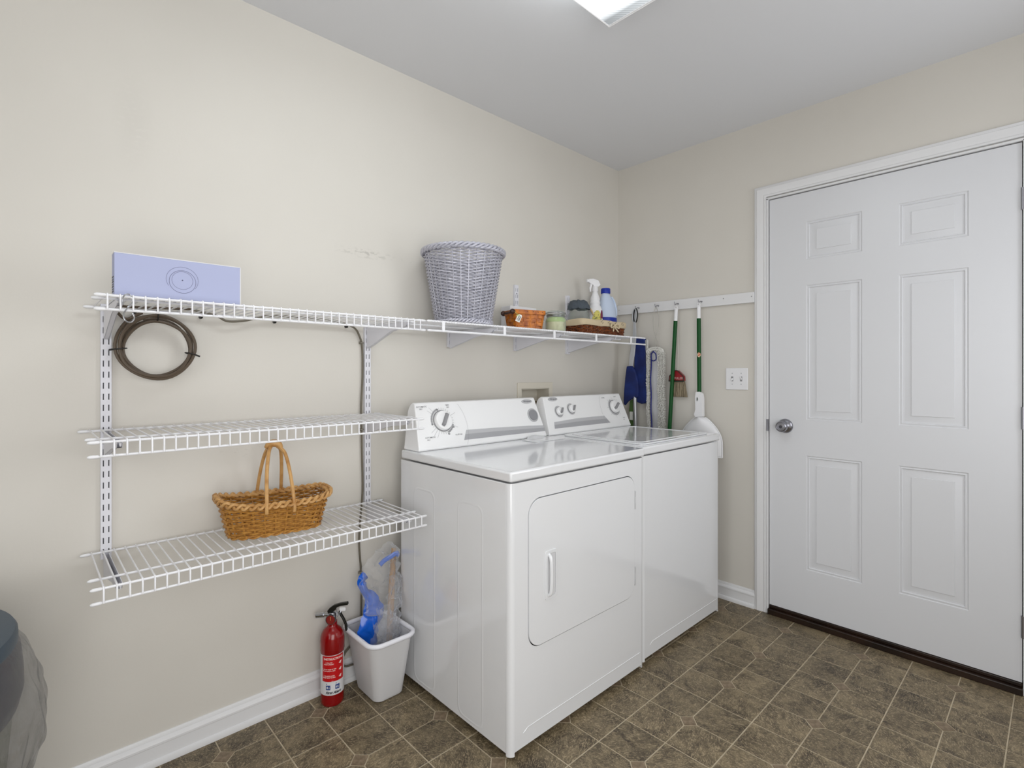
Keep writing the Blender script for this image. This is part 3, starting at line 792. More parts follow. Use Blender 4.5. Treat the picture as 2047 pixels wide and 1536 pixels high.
# brown basket with linen liner
lz = ZT_ + .0065
lb_ = thing('lined_basket', 'low brown wicker basket with tied beige linen liner on the top shelf', 'basket', (-.52, -.21, lz))
wv, st, P, th_of = weave(-.520, -.222, lz + .006, lz + .066, .172, .066, .180, .072, 7, 8, 34, .0040, .0042, jit=.001)
obj('weave', wv, 'brownwicker', lb_, stuff=True); obj('stakes', st, 'brownwicker', lb_, stuff=True)
bs = MB().box(-.688, -.352, -.285, -.160, lz + .001, lz + .007); obj('base', bs, 'brownwicker', lb_)
def liner(u, v):
    th = th_of(u); vv = [(.62, .0078), (.68, .0095), (.95, .0095), (1.08, .008), (1.14, .002), (1.10, -.006), (.6, -.009)][int(round(v * 6))]
    p = P(vv[0], th, vv[1] + .0012 * math.sin(u * 60)); p.z += .0015 * math.sin(u * 34 + v * 3) + (.006 if False else 0)
    return p
obj('cloth_liner', MB().sheet(liner, 160, 6, wrap=True), 'linen', lb_, angle=70)
bow = MB(); bo = Vector((-.470, -.3055, lz + .050))
for sg in (-1, 1):
    lp = spline([bo, bo + Vector((sg*.016, -.006, .008)), bo + Vector((sg*.034, -.007, .002)), bo + Vector((sg*.032, -.006, -.012)), bo + Vector((sg*.012, -.004, -.006)), bo], 6)
    bow.tube(lp, .0036, 6, up=(0, 1, 0), flat=1)
    bow.tube(spline([bo, bo + Vector((sg*.010, -.004, -.016)), bo + Vector((sg*.022 + .01, -.003, -.030))], 5), .0036, 6, up=(0, 1, 0))
bow.lathe([(.0001, -.006), (.006, -.004), (.007, 0), (.006, .004), (.0001, .006)], bo + Vector((0, -.003, 0)), 10, (0, 1, 0))
obj('bow', bow, 'linen', lb_, label='beige cloth bow')
stt = MB()
for x in (-.575, -.515, -.455, -.40):
    y = -.3055
    for dx, dz, a in ((-.007, .0, .5), (.003, .004, -.4), (.007, -.004, .9)):
        c_ = Vector((x + dx, y - .0015, lz + .062 + dz)); stt.tube([c_ + Vector((-.002, 0, -.003 * a)), c_ + Vector((.002, 0, .004))], .0011, 5)
obj('stitched_marks', stt, 'ink', lb_)

# orange splint basket
oz = ZT_ + .0062; th0 = R(-17); oc = Vector((-1.030, -.215, oz))
def OL(u, v, z): return Vector((oc.x + u * math.cos(th0) - v * math.sin(th0), oc.y + u * math.sin(th0) + v * math.cos(th0), oc.z + z))
ob = thing('splint_basket', 'small orange woven-splint basket with dark knobs and a white tag', 'basket', oc)
def strip(mb, pts, nrm, h, t=.0013):
    """flat band along pts, height h"""
    v = []
    for p, n_ in zip(pts, nrm):
        v += [p + Vector((0, 0, -h/2)), p + Vector((0, 0, h/2)), p + Vector((0, 0, h/2)) + n_ * t, p + Vector((0, 0, -h/2)) + n_ * t]
    m_ = len(pts); f = []
    for i in range(m_ - 1):
        for k in range(4):
            f.append((4*i+k, 4*i+(k+1) % 4, 4*i+4+(k+1) % 4, 4*i+4+k))
    f += [(0, 1, 2, 3), tuple(4*(m_-1)+k for k in (3, 2, 1, 0))]
    mb.add(v, f)
def oper(t, a, b):
    pts = rrect(0, 0, 2*a, 2*b, .012, 4); pts.append(pts[0])
    L = [0]
    for i in range(1, len(pts)): L.append(L[-1] + math.dist(pts[i], pts[i-1]))
    s_ = (t % 1) * L[-1]
    for i in range(1, len(pts)):
        if s_ <= L[i] + 1e-9:
            k = (s_ - L[i-1]) / max(L[i] - L[i-1], 1e-9)
            x = pts[i-1][0] + (pts[i][0]-pts[i-1][0])*k; y = pts[i-1][1] + (pts[i][1]-pts[i-1][1])*k
            dx, dy = pts[i][0]-pts[i-1][0], pts[i][1]-pts[i-1][1]; l = math.hypot(dx, dy) or 1
            return x, y, dy/l, -dx/l
    return pts[0][0], pts[0][1], 1, 0
for row in range(4):
    zc = .010 + row * .0165; a = .066 + .010 * zc / .075; b = .044 + .008 * zc / .075; mb = MB(); pts = []; nr = []
    n = 112
    for j in range(n + 1):
        x, y, nx, ny = oper(j / n, a, b); off = .0016 * math.cos(2 * PI * 7 * j / n * 1.0 * 1 + PI * row) * 1.0
        off = .0018 if math.cos(2*PI*7*j/n + PI*row) > 0 else -.0014
        N_ = (OL(nx, ny, 0) - OL(0, 0, 0)); pts.append(OL(x + nx*off, y + ny*off, zc)); nr.append(N_.normalized())
    strip(mb, pts, nr, .0150); obj('splint_band', mb, 'splint', ob)
for j in range(14):
    x, y, nx, ny = oper((j + .5) / 14, .066, .044); x2, y2, _, _ = oper((j + .5) / 14, .0755, .0515)
    N_ = (OL(nx, ny, 0) - OL(0, 0, 0)).normalized(); T_ = N_.cross(Vector((0, 0, 1)))
    p0 = OL(x, y, .002); p1 = OL(x2, y2, .080); v = []
    for p in (p0, p1):
        v += [p - T_*.009, p + T_*.009, p + T_*.009 + N_*.001, p - T_*.009 + N_*.001]
    obj('splint_stake', MB().add(v, [(0, 1, 2, 3), (4, 7, 6, 5), (0, 4, 5, 1), (1, 5, 6, 2), (2, 6, 7, 3), (3, 7, 4, 0)]), 'splint', ob)
mb = MB(); pts = []; nr = []
for j in range(65):
    x, y, nx, ny = oper(j / 64, .079, .055); pts.append(OL(x, y, .078)); nr.append((OL(nx, ny, 0) - OL(0, 0, 0)).normalized())
strip(mb, pts, nr, .019, .0045); obj('rim_band', mb, 'splint', ob, bevel=.0012, label='wide orange rim band with dark tacks')
tk = MB()
for u in (-.015, .012, .037, .060):
    tk.lathe([(.0001, 0), (.0022, 0), (.0016, .0012), (.0001, .0015)], OL(u, -.0596, .080), 8, OL(0, -1, 0) - OL(0, 0, 0))
obj('tacks', tk, 'darkwood', ob)
obj('base', MB().add([OL(u, v, z) for u in (-.064, .064) for v in (-.042, .042) for z in (.0, .003)], [(0, 1, 3, 2), (4, 6, 7, 5), (0, 4, 5, 1), (2, 3, 7, 6), (0, 2, 6, 4), (1, 5, 7, 3)]), 'splint', ob)
for v_ in (-.048, .046):
    obj('knob', MB().lathe([(.0005, -.012), (.008, -.010), (.0115, -.003), (.012, .004), (.008, .011), (.0005, .013)], OL(-.084, v_, .078), 16, OL(-1, 0, 0) - OL(0, 0, 0)), 'darkwood', ob, label='dark turned wooden knob')
obj('side_bar', MB().tube([OL(-.086, -.046, .076), OL(-.086, .045, .076)], .005, 8), 'darkwood', ob)
tl = OL(-.073, -.069, .048); tu = (OL(.9, -.25, .30) - OL(0, 0, 0)); tu.normalize()
ax1 = Vector((math.cos(R(-35)) , math.sin(R(-35)), 0)).normalized(); ax2 = Vector((0, 0, 1))
def TG(a, b, o_=0):
    a2 = a * math.cos(R(-24)) - b * math.sin(R(-24)); b2 = a * math.sin(R(-24)) + b * math.cos(R(-24))
    return OL(-.066, -.071, .047) + ax1 * a2 + ax2 * b2 + Vector((-.57, -.82, 0)) * (.001 + o_)
tg_ = obj('paper_tag', MB().plate([[(-.010, -.017), (.010, -.017), (.010, .012), (.006, .017), (-.006, .017), (-.010, .012)]], TG, (0.0006, .0008, 0)), 'tag', ob, label='white paper tag with handwriting')
tx = MB(); add_text(tx, 'Dryer', .0095, lambda a, b: TG(-b * 1 + .003 - .006, a, .0006), shear=.2, bold=.0002); add_text(tx, 'Sheets', .0085, lambda a, b: TG(-b + .004, a - .001, .0006), shear=.2, bold=.0002)
obj('handwriting', tx, 'ink', tg_)
obj('tag_string', MB().tube([TG(0, .014), OL(-.076, -.064, .068), OL(-.082, -.052, .085)], .0009, 5).tube(spline([TG(-.002, .014), TG(-.010, .010), TG(-.015, .003)], 4), .0016, 5), 'green_ribbon', ob)
# small white box behind the splint basket
tag(obj('small_box', MB().box(-1.035, -.86, -.125, -.06, ZT_ + .0065, 1.502), 'white', loc=(-.99, -.09, ZT_ + .0065), bevel=.002), 'small plain white box behind the orange splint basket', 'box')

# glass clip jar with wax
jc = (-.872, -.262); jz = ZT_ + .0065
jr = thing('clip_jar', 'glass clip-top jar of cream and green wax beside the orange basket', 'jar', (jc[0], jc[1], jz))
obj('glass_body', MB().lathe([(.001, 0), (.044, 0), (.048, .006), (.049, .05), (.046, .062), (.040, .069), (.0415, .072), (.0415, .076)], (*jc, jz), 36, close=False), 'glass', jr)
obj('wax', MB().lathe([(.001, .003), (.044, .003), (.0462, .010), (.0465, .044), (.001, .044)], (*jc, jz), 32), 'cream', jr)
obj('wax_top', MB().lathe([(.001, .0445), (.0464, .0445), (.0455, .058), (.039, .066), (.001, .066)], (*jc, jz), 32), 'limewax', jr)
obj('glass_lid', MB().lathe([(.001, .079), (.043, .079), (.0455, .082), (.0455, .088), (.041, .093), (.034, .0965), (.001, .098)], (*jc, jz), 36, close=False), 'glass', jr)
wr_ = MB()
for zz, r_ in ((.0705, .0445), (.078, .0440), (.0865, .0475)):
    wr_.tube([(jc[0] + r_ * math.cos(2*PI*k/32), jc[1] + r_ * math.sin(2*PI*k/32), jz + zz) for k in range(32)], .0016, 6, closed=True)
for a in (-35, 145):
    d = Vector((math.cos(R(a)), math.sin(R(a)), 0)); c0 = Vector((*jc, jz))
    wr_.tube([c0 + d*.046 + Vector((0, 0, .090)), c0 + d*.053 + Vector((0, 0, .078)), c0 + d*.050 + Vector((0, 0, .062)), c0 + d*.056 + Vector((0, 0, .05))], .0016, 6)
obj('wire_clip', wr_, 'steel', jr)
obj('gasket', MB().lathe([(.030, .0755), (.0425, .0755), (.0435, .0775), (.0425, .0795), (.030, .0795)], (*jc, jz), 32), mat('pale_gasket', '#B9BDB0', .5), jr)

# jar with grey rag lid
gc = (-.497, -.093)
gj = thing('rag_topped_jar', 'round glass jar covered by a dark grey rag behind the lined basket', 'jar', (*gc, jz))
obj('glass_body', MB().lathe([(.001, 0), (.050, 0), (.057, .008), (.058, .10), (.055, .125), (.046, .142), (.046, .150)], (*gc, jz), 36, close=False), 'glass', gj)
obj('contents', MB().lathe([(.001, .003), (.050, .003), (.055, .01), (.055, .095), (.001, .10)], (*gc, jz), 32), mat('pegs_in_jar', '#A79B86', .7, vary=(60, '#6E6350', .4, .6)), gj)
def rag(u, v):
    a = 2*PI*u; r = [.004, .03, .047, .058, .061][int(round(v*4))] * (1 + .10 * noise.noise(Vector((math.cos(a)*2, math.sin(a)*2, v*3))))
    z = [.196, .197, .188, .170, .150][int(round(v*4))] + .012 * noise.noise(Vector((math.cos(a)*3, math.sin(a)*3, 5 + v*2)))
    return Vector((gc[0] + r*math.cos(a), gc[1] + r*math.sin(a), jz + z))
obj('rag', MB().sheet(rag, 40, 4, wrap=True), 'greyrag', gj, angle=60, label='crumpled dark grey rag')
pg = MB()
for k in range(4):
    pg.tube([(gc[0] + .040 + k*.009, gc[1] - .045 + k * .004, jz + .158 - k*.002), (gc[0] + .066 + k*.010, gc[1] - .050, jz + .118)], .0034, 5)
obj('clothes_pegs', pg, mat('peg_wood', '#C9AE84', .6), gj)

# spray bottle
sc_ = (-.395, -.125)
sb = thing('spray_bottle', 'white trigger spray bottle with yellow label behind the lined basket', 'bottle', (*sc_, jz))
obj('bottle_body', MB().lathe([(.001, 0), (.036, 0), (.040, .006), (.041, .135), (.039, .150), (.032, .170), (.027, .178), (.0265, .184), (.0285, .190), (.0265, .198), (.0245, .203), (.0265, .210), (.0240, .222), (.0165, .242), (.014, .250), (.014, .258), (.001, .258)], (*sc_, jz), 32), 'white', sb)
obj('collar', MB().lathe([(.001, .256), (.0165, .256), (.0155, .276), (.012, .284), (.001, .284)], (*sc_, jz), 20), 'white', sb)
dirx = Vector((-.86, .5, 0)); sd = Vector((.5, .86, 0)); c0 = Vector((*sc_, jz))
def SP(a, b): return c0 + dirx * a + Vector((0, 0, b)) - sd * .009
hd = MB().plate([[(-.030, .292), (-.012, .278), (.010, .280), (.014, .290), (.034, .300), (.040, .305), (.040, .322), (.012, .325), (-.016, .318)]], SP, sd * .018)
obj('spray_head', hd, 'white', sb, bevel=.002)
obj('nozzle', MB().lathe([(.001, 0), (.009, 0), (.009, .009), (.004, .010), (.001, .010)], c0 + dirx * .040 + Vector((0, 0, .313)), 16, dirx), 'white', sb)
def SP2(a, b): return c0 + dirx * a + Vector((0, 0, b)) - sd * .0055
obj('trigger', MB().plate([[(.016, .295), (.028, .298), (.034, .275), (.031, .252), (.025, .252), (.024, .272)]], SP2, sd * .011), 'white', sb, bevel=.0015)
def wraplabel(z0_, z1_, a0, a1, r, top=None):
    mb = MB(); n = 18; v = []
    for k in range(n + 1):
        a = R(a0 + (a1-a0)*k/n); zt = z1_ if top is None else z0_ + (z1_-z0_) * math.sqrt(max(0, 1 - ((2*k/n-1)*.98)**2))
        v += [(sc_[0] + r*math.cos(a), sc_[1] + r*math.sin(a), jz + z0_), (sc_[0] + r*math.cos(a), sc_[1] + r*math.sin(a), jz + zt)]
    return mb.add(v, [(2*k, 2*k+2, 2*k+3, 2*k+1) for k in range(n)])
obj('front_label', wraplabel(.03, .148, -175, -75, .0415, top=1), 'yellow', sb)
obj('label_badge', wraplabel(.105, .150, -100, -62, .0418, top=1), 'maroon', sb)

# bleach jug
bj = (-.262, -.105)
jg = thing('bleach_jug', 'pale blue plastic jug with cobalt cap and base band on the top shelf', 'bottle', (*bj, jz))
def jug(u, v):
    pr_ = [(0.001, 0, 1), (.056, 0, 1), (.062, .008, 1), (.062, .088, 1), (.061, .12, 1), (.056, .165, 1), (.046, .205, 1), (.033, .238, 1), (.024, .255, 1), (.022, .262, 1), (.001, .262, 1)]
    r, z, _ = pr_[int(round(v * 10))]; a = 2*PI*u; c, s_ = math.cos(a), math.sin(a); e = 1.15 if 0 < r < .07 else 1
    shx = 0.0 + (.010 if z > .2 else 0)* -1 * (z - .2) / .06 if z > .2 else 0
    return Vector((bj[0] + r*1.08*c + shx, bj[1] + r*.82*s_, jz + z))
obj('jug_body', MB().sheet(jug, 36, 10, wrap=True), 'bleach', jg, angle=60)
obj('cap', MB().lathe([(.001, .258), (.026, .258), (.027, .262), (.0265, .284), (.024, .288), (.001, .288)], (bj[0] - .010, bj[1], jz), 28), 'cobalt', jg)
band = MB()
v = []
for k in range(37):
    a = 2*PI*k/36; v += [(bj[0] + .0675*math.cos(a), bj[1] + .0515*math.sin(a), jz + .096), (bj[0] + .0672*math.cos(a), bj[1] + .0513*math.sin(a), jz + .120)]
obj('base_band', band.add(v, [(2*k, 2*k+2, 2*k+3, 2*k+1) for k in range(36)]), 'cobalt', jg)
obj('jug_handle', MB().tube(spline([(bj[0] + .014, bj[1] - .024, jz + .240), (bj[0] + .030, bj[1] - .030, jz + .215), (bj[0] + .044, bj[1] - .032, jz + .175), (bj[0] + .050, bj[1] - .028, jz + .135)], 6), [.005 + .003 * k / 18 for k in range(19)], 8), 'bleach', jg)

# ------------------------------------------------------------------ dryer and washer
TOPZ = .886
def appliance(name, label, cat, x0, x1, yf, yb, door_=False):
    t = thing(name, label, cat, ((x0+x1)/2, (yf+yb)/2, 0))
    r = .018; fy = yf + .020
    obj('cabinet', MB().box(x0 + .0012, x1 - .0012, fy + .0012, yb, .020, .8485), 'enamel', t, bevel=.002)
    # front panel: flat face, rounded vertical edges wrapping on to the sides
    loops = [[(x0 + r, .026), (x1 - r, .026), (x1 - r, .849), (x0 + r, .849)]]
    if door_: loops.append(rrect((-1.5335 - .9495)/2, (.318 + .787)/2, .584 + .006, .469 + .006, .055, 10))
    mb = MB().plate(loops, lambda a, b: (a, yf, b), (0, .012, 0))
    for sg, xc in ((-1, x0 + r), (1, x1 - r)):
        prof = [(xc, yf)] + [(xc + sg * r * math.sin(R(a)), yf + r - r * math.cos(R(a))) for a in range(15, 91, 15)] + [(xc + sg * r, fy), (xc, fy)]
        mb.plate([prof], lambda a, b: (a, b, .849), (0, 0, -.823))
        mb.plate([prof], lambda a, b: (a, b, .026), (0, 0, -.012))
    obj('front_panel', mb, 'enamel', t, angle=28)
    obj('toe_ridge', MB().tube([(x0 + .055, yf + .0006, .068), (x0 + .075, yf + .0002, .0785), (x1 - .03, yf + .0002, .0785)], .0017, 8), 'enamel', t)
    # worktop
    obj('top_panel', MB().box(x0 - .001, x1 + .001, yf - .003, yb - .005, .8535, TOPZ), 'enamel', t, bevel=.007, seg=4)
    obj('leveling_feet', MB().lathe([(.001, 0), (.018, 0), (.018, .008), (.008, .010), (.008, .022), (.001, .022)], (x0 + .06, fy + .04, 0), 14).lathe([(.001, 0), (.018, 0), (.018, .008), (.008, .010), (.008, .022), (.001, .022)], (x1 - .06, fy + .04, 0), 14).lathe([(.001, 0), (.018, 0), (.018, .008), (.008, .010), (.008, .022), (.001, .022)], (x0 + .06, yb - .05, 0), 14).lathe([(.001, 0), (.018, 0), (.018, .008), (.008, .010), (.008, .022), (.001, .022)], (x1 - .06, yb - .05, 0), 14), 'dark', t)
    return t
NY, NZ = -.936, .351        # console face normal (0, NY, NZ)
def CF(x, z, off=0.0):      # point on the console face at height z, off along its normal
    return Vector((x, -.218 + .375 * (z - .900) + NY * off, z + NZ * off))
def CFD(x, z, a, b, off=0.0):  # a along X, b up the slope
    return CF(x, z, off) + Vector((a, b * .351, b * .936))
def console(t, x0, x1):
    pr_ = [(-.112, .8862), (-.112, 1.030), (-.116, 1.048), (-.126, 1.062), (-.140, 1.0695), (-.1545, 1.068), (-.2205, .893), (-.2165, .8862)]
    n = len(pr_); mb = MB(); v = []
    for sg, xe in ((1, x0), (-1, x1)):
        for y, z in pr_:
            v.append((xe + sg * .022 * max(0, (z - .90) / .17), y, z))
    mb.add(v, [(i, (i+1) % n, n+(i+1) % n, n+i) for i in range(n)] + [tuple(range(n)), tuple(range(n, 2*n))])
    return obj('control_console', mb, 'console', t, bevel=.005, seg=3, angle=35)
def disc(mb, cx, cz, r, o0, o1, n=36, sq=1.0):
    v = [CFD(cx, cz, r*math.cos(2*PI*k/n)*sq, r*math.sin(2*PI*k/n), o) for o in (o0, o1) for k in range(n)]
    return mb.add(v, [(k, (k+1) % n, n+(k+1) % n, n+k) for k in range(n)] + [tuple(range(n, 2*n))])
def annulus(mb, cx, cz, r0, r1, a0=0, a1=360, o=.0007, n=40):
    v = []
    for k in range(n + 1):
        a = R(a0 + (a1-a0)*k/n)
        for r in (r0, r1): v.append(CFD(cx, cz, r*math.cos(a), r*math.sin(a), o))
    return mb.add(v, [(2*k, 2*k+1, 2*k+3, 2*k+2) for k in range(n)])
def dial(cons, cx, cz, r, ang, name='dial'):
    d0 = disc(MB(), cx, cz, r * 1.10, .0, .003); 
    n = 36; v = []; prof = [(r * 1.0, .003), (r * .98, .010), (r * .93, .016), (r * .72, .019), (r * .66, .0185), (.0005, .0195)]
    for rr, o in prof:
        v += [CFD(cx, cz, rr*math.cos(2*PI*k/n), rr*math.sin(2*PI*k/n), o) for k in range(n)]
    d1 = MB().add(v, [(i*n+k, i*n+(k+1) % n, (i+1)*n+(k+1) % n, (i+1)*n+k) for i in range(len(prof)-1) for k in range(n)])
    k_ = obj(name, d0, M['gray'], cons)
    obj(name + '_face', d1, 'console', cons)
    c, s_ = math.cos(R(ang)), math.sin(R(ang)); w_ = r * .17; l = r * .74
    v = []
    for o in (.017, .031):
        q = .85 if o > .02 else 1
        for a, b in ((-l, -w_), (l, -w_), (l, w_), (-l, w_)):
            a *= q; b *= q; v.append(CFD(cx, cz, a*c - b*s_, a*s_ + b*c, o))
    obj(name + '_grip', MB().add(v, [(0, 1, 2, 3), (4, 5, 6, 7), (0, 1, 5, 4), (1, 2, 6, 5), (2, 3, 7, 6), (3, 0, 4, 7)]), M['gray'], cons, bevel=.0015)
def stripe(cons, pts_t, pts_b):
    def quad(fa, fb, m):
        v = []
        for (xt, zt), (xb, zb) in zip(pts_t, pts_b):
            v += [CF(xt + (xb-xt)*fa, zt + (zb-zt)*fa, .0006), CF(xt + (xb-xt)*fb, zt + (zb-zt)*fb, .0006)]
        n = len(pts_t); obj('grey_stripe', MB().add(v, [(2*k, 2*k+1, 2*k+3, 2*k+2) for k in range(n-1)]), m, cons)
    quad(0, .42, M['lgray']); quad(.42, 1, mat('mid_grey_print', '#A3A3A6', .4))
def ctext(cons, items, m='gray'):
    tx = MB()
    for s_, x, z, size in items:
        add_text(tx, s_, size, lambda a, b, x=x, z=z: CFD(x, z, a, b, .0007), bold=.0001)
    obj('printed_lettering', tx, m, cons)
def badge(cons, x, z):
    disc_ = MB(); n = 32
    v = [CFD(x, z, .034*math.cos(2*PI*k/n), .0105*math.sin(2*PI*k/n), o) for o in (.0, .0016) for k in range(n)]
    obj('oval_badge', disc_.add(v, [(k, (k+1) % n, n+(k+1) % n, n+k) for k in range(n)] + [tuple(range(n, 2*n))]), M['lgray'], cons)
    tx = MB(); add_text(tx, 'Whirlpool', .0115, lambda a, b: CFD(x, z, a, b, .0020), shear=.25, bold=.0001)
    obj('badge_lettering', tx, 'ink', cons)

dr = appliance('clothes_dryer', 'white clothes dryer, front machine left of the washer, hinged door', 'dryer', -1.612, -.880, -.742, -.112, True)
dd = MB().plate([rrect((-1.5335 - .9495)/2, (.318 + .787)/2, .584, .469, .053, 10)], lambda a, b: (a, -.7445, b), (0, .016, 0))
ddo = obj('dryer_door', dd, 'enamel', dr, bevel=.0035, seg=3)
obj('door_gap', MB().plate([rrect((-1.5335 - .9495)/2, (.318 + .787)/2, .60, .485, .055, 8)], lambda a, b: (a, -.7285, b), (0, .004, 0)), 'hole', dr)
hp = MB().plate([rrect(-1.4335, .531, .056, .158, .008, 5), rrect(-1.4300, .531, .036, .138, .006, 5)], lambda a, b: (a, -.7475, b), (0, .003, 0))
hnd = obj('door_handle', hp, 'enamel', ddo, bevel=.0015)
obj('grip_bar', MB().tube(spline([(-1.4445, -.746, .598), (-1.4445, -.756, .585), (-1.4445, -.759, .53), (-1.4445, -.756, .478), (-1.4445, -.746, .465)], 6), [.006]*25, 10, up=(1, 0, 0)), 'enamel', ddo)
obj('grip_recess', MB().box(-1.447, -1.413, -.7462, -.7446, .463, .599), mat('grip_recess_white', '#CFCFD1', .3), ddo)
for z in (.690, .393):
    obj('door_hinge', MB().box(-.9495, -.9465, -.7462, -.735, z - .036, z + .036).box(-.9490, -.9472, -.7475, -.746, z - .034, z - .012).box(-.9490, -.9472, -.7475, -.746, z + .012, z + .034), 'lgray', ddo)
# pressed panels on the visible side
for (ya, yb_) in ((-.206, -.342), (-.478, -.611)):
    lp = rrect((ya+yb_)/2, .395, abs(yb_-ya), .725, .03, 6)
    mb = MB(); n = len(lp); cy, cz = (ya+yb_)/2, .395
    def ins(k): 
        return [((a-cy)*(1 - k/abs(.068)) + cy, (b-cz)*(1 - k/.3625) + cz) for a, b in lp]
    v = []
    for k, dpt in ((-.002, .0), (.0015, .0007), (.004, .0007), (.0075, .0001)):
        v += [(-1.6108 - dpt * 1.0, a, b) for a, b in ins(k)]
    mb.add(v, [(r*n+i, r*n+(i+1) % n, (r+1)*n+(i+1) % n, (r+1)*n+i) for r in range(3) for i in range(n)])
    obj('pressed_panel', mb, 'enamel', dr, angle=60)
# lint screen cover near the console
lc = MB().plate([rrect(-.985, -.288, .190, .098, .012, 4)], lambda a, b: (a, b, TOPZ + .0035), (0, 0, -.003))
lcv = obj('lint_screen_cover', lc, 'enamel', dr, bevel=.0015)
lg = MB(); v = []
lg.sheet(lambda u, v_: Vector((-.985 + (u-.5)*.12*(1 - .25*(v_)), -.262 + .034 * v_, TOPZ + .0035 + .012 * math.sin(PI * v_ * .5) * math.sin(PI*u)**.5 if 0 < u < 1 else TOPZ + .0035)), 14, 6)
obj('lint_cover_grip', lg, 'enamel', lcv, angle=60)
dc = console(dr, -1.598, -.886)
dial(dc, -1.463, .994, .0405, 58)
ck = MB(); annulus(ck, -1.463, .994, .0475, .0545, 105, 195); annulus(ck, -1.463, .994, .0475, .0545, -70, -18)
obj('dial_track', ck, mat('track_grey', '#9C9C9E', .4), dc)
tk = MB()
for a in range(0, 360, 12):
    r0, r1 = (.047, .056)
    if a in (132, 144, 216, 228, 24, 336, 240): r1 = .078
    ca, sa = math.cos(R(a)), math.sin(R(a)); w_ = .0004
    tk.add([CFD(-1.463, .994, r0*ca - w_*sa, r0*sa + w_*ca, .0008), CFD(-1.463, .994, r0*ca + w_*sa, r0*sa - w_*ca, .0008), CFD(-1.463, .994, r1*ca + w_*sa, r1*sa - w_*ca, .0008), CFD(-1.463, .994, r1*ca - w_*sa, r1*sa + w_*ca, .0008)], [(0, 1, 2, 3)])
obj('dial_ticks', tk, 'gray', dc)
ar = MB(); annulus(ar, -1.515, .970, .1715, .1722, -28, 33); obj('arc_line', ar, 'gray', dc)
ctext(dc, [('10', -1.515, .983, .010), ('50', -1.478, 1.038, .010), ('80', -1.415, .967, .010), ('40', -1.444, .942, .010)], 'ink')
ctext(dc, [('AUTOMATIC', -1.548, 1.053, .0085), ('DRY', -1.553, 1.044, .0075), ('TIMED', -1.424, 1.055, .0075), ('DRY', -1.422, 1.046, .0075), ('AUTOMATIC', -1.535, .935, .0085), ('DRY', -1.545, .926, .0075), ('FLUFF AIR', -1.396, .936, .0080)])
stripe(dc, [(-1.354, .951), (-1.2, .9485), (-1.0, .943), (-.893, .938)], [(-1.376, .9125), (-1.2, .9125), (-1.0, .912), (-.893, .912)])
badge(dc, -.964, 1.052)
b0 = disc(MB(), -.947, .988, .033, 0, .0025); obj('start_button_ring', b0, M['lgray'], dc)
b1 = disc(MB(), -.947, .988, .0255, .0025, .007); obj('start_button', b1, mat('start_button_grey', '#8C8C90', .3), dc, bevel=.001)

wa = appliance('washing_machine', 'white top-loading washing machine between the dryer and the mop corner', 'washing machine', -.870, -.186, -.728, -.112)
ld = MB().plate([rrect(-.525, -.475, .585, .445, .03, 6)], lambda a, b: (a, b, TOPZ + .007), (0, 0, -.0065))
ldo = obj('lid', ld, 'enamel', wa, bevel=.003, seg=3)
lr = MB().tube([(a, b, TOPZ + .0072) for a, b in rrect(-.525, -.475, .53, .39, .03, 6)], .0022, 8, closed=True)
obj('lid_bead', lr, 'enamel', ldo)
wc = console(wa, -.868, -.190)
dial(wc, -.300, .997, .036, 35)
for x, z in ((-.760, .995), (-.664, 1.003)):
    dial(wc, x, z, .0215, 55, 'small_dial')
    a_ = MB(); annulus(a_, x, z, .025, .030); obj('small_dial_ring', a_, 'lgray', wc)
ck = MB(); annulus(ck, -.300, .997, .041, .048, 110, 330); obj('dial_track', ck, 'lgray', wc)
tk = MB()
for a in range(0, 360, 15):
    ca, sa = math.cos(R(a)), math.sin(R(a)); w_ = .0004; r0, r1 = .041, (.050 if a % 45 else .062)
    tk.add([CFD(-.300, .997, r0*ca - w_*sa, r0*sa + w_*ca, .0008), CFD(-.300, .997, r0*ca + w_*sa, r0*sa - w_*ca, .0008), CFD(-.300, .997, r1*ca + w_*sa, r1*sa - w_*ca, .0008), CFD(-.300, .997, r1*ca - w_*sa, r1*sa + w_*ca, .0008)], [(0, 1, 2, 3)])
obj('dial_ticks', tk, 'gray', wc)
ar = MB(); annulus(ar, -.235, .985, .185, .1858, 155, 205); obj('arc_line', ar, 'gray', wc)
ctext(wc, [('NORMAL', -.375, 1.049, .0075), ('HEAVY', -.265, 1.052, .0075), ('RINSE', -.236, .936, .0075), ('SPIN', -.240, .926, .0065)])
stripe(wc, [(-.815, .947), (-.65, .955), (-.52, .956), (-.409, .955)], [(-.822, .917), (-.65, .917), (-.52, .917), (-.374, .917)])
badge(wc, -.781, 1.056)

# washer outlet box recessed in the wall
owb = thing('washer_outlet_box', 'almond plastic washer outlet box recessed in the shelf wall', 'outlet box', (-.741, 0, 1.02))
obj('flange', MB().plate([[(-.872, .905), (-.610, .905), (-.610, 1.136), (-.872, 1.136)], [(OBX0, OBZ0), (OBX1, OBZ0), (OBX1, OBZ1), (OBX0, OBZ1)]], lambda a, b: (a, -.006, b), (0, .0058, 0)), 'outletbox', owb, bevel=.001)
rc = MB().box(OBX0 - .001, OBX1 + .001, .082, .086, OBZ0 - .001, OBZ1 + .001).box(OBX0 + .0008, OBX0 + .003, -.004, .0825, OBZ0 + .0008, OBZ1 - .0008).box(OBX1 - .003, OBX1 - .0008, -.004, .0825, OBZ0 + .0008, OBZ1 - .0008).box(OBX0 + .0008, OBX1 - .0008, -.004, .0825, OBZ1 - .003, OBZ1 - .0008).box(OBX0 + .0008, OBX1 - .0008, -.004, .0825, OBZ0 + .0008, OBZ0 + .003)
obj('recess', rc, 'outletbox', owb)
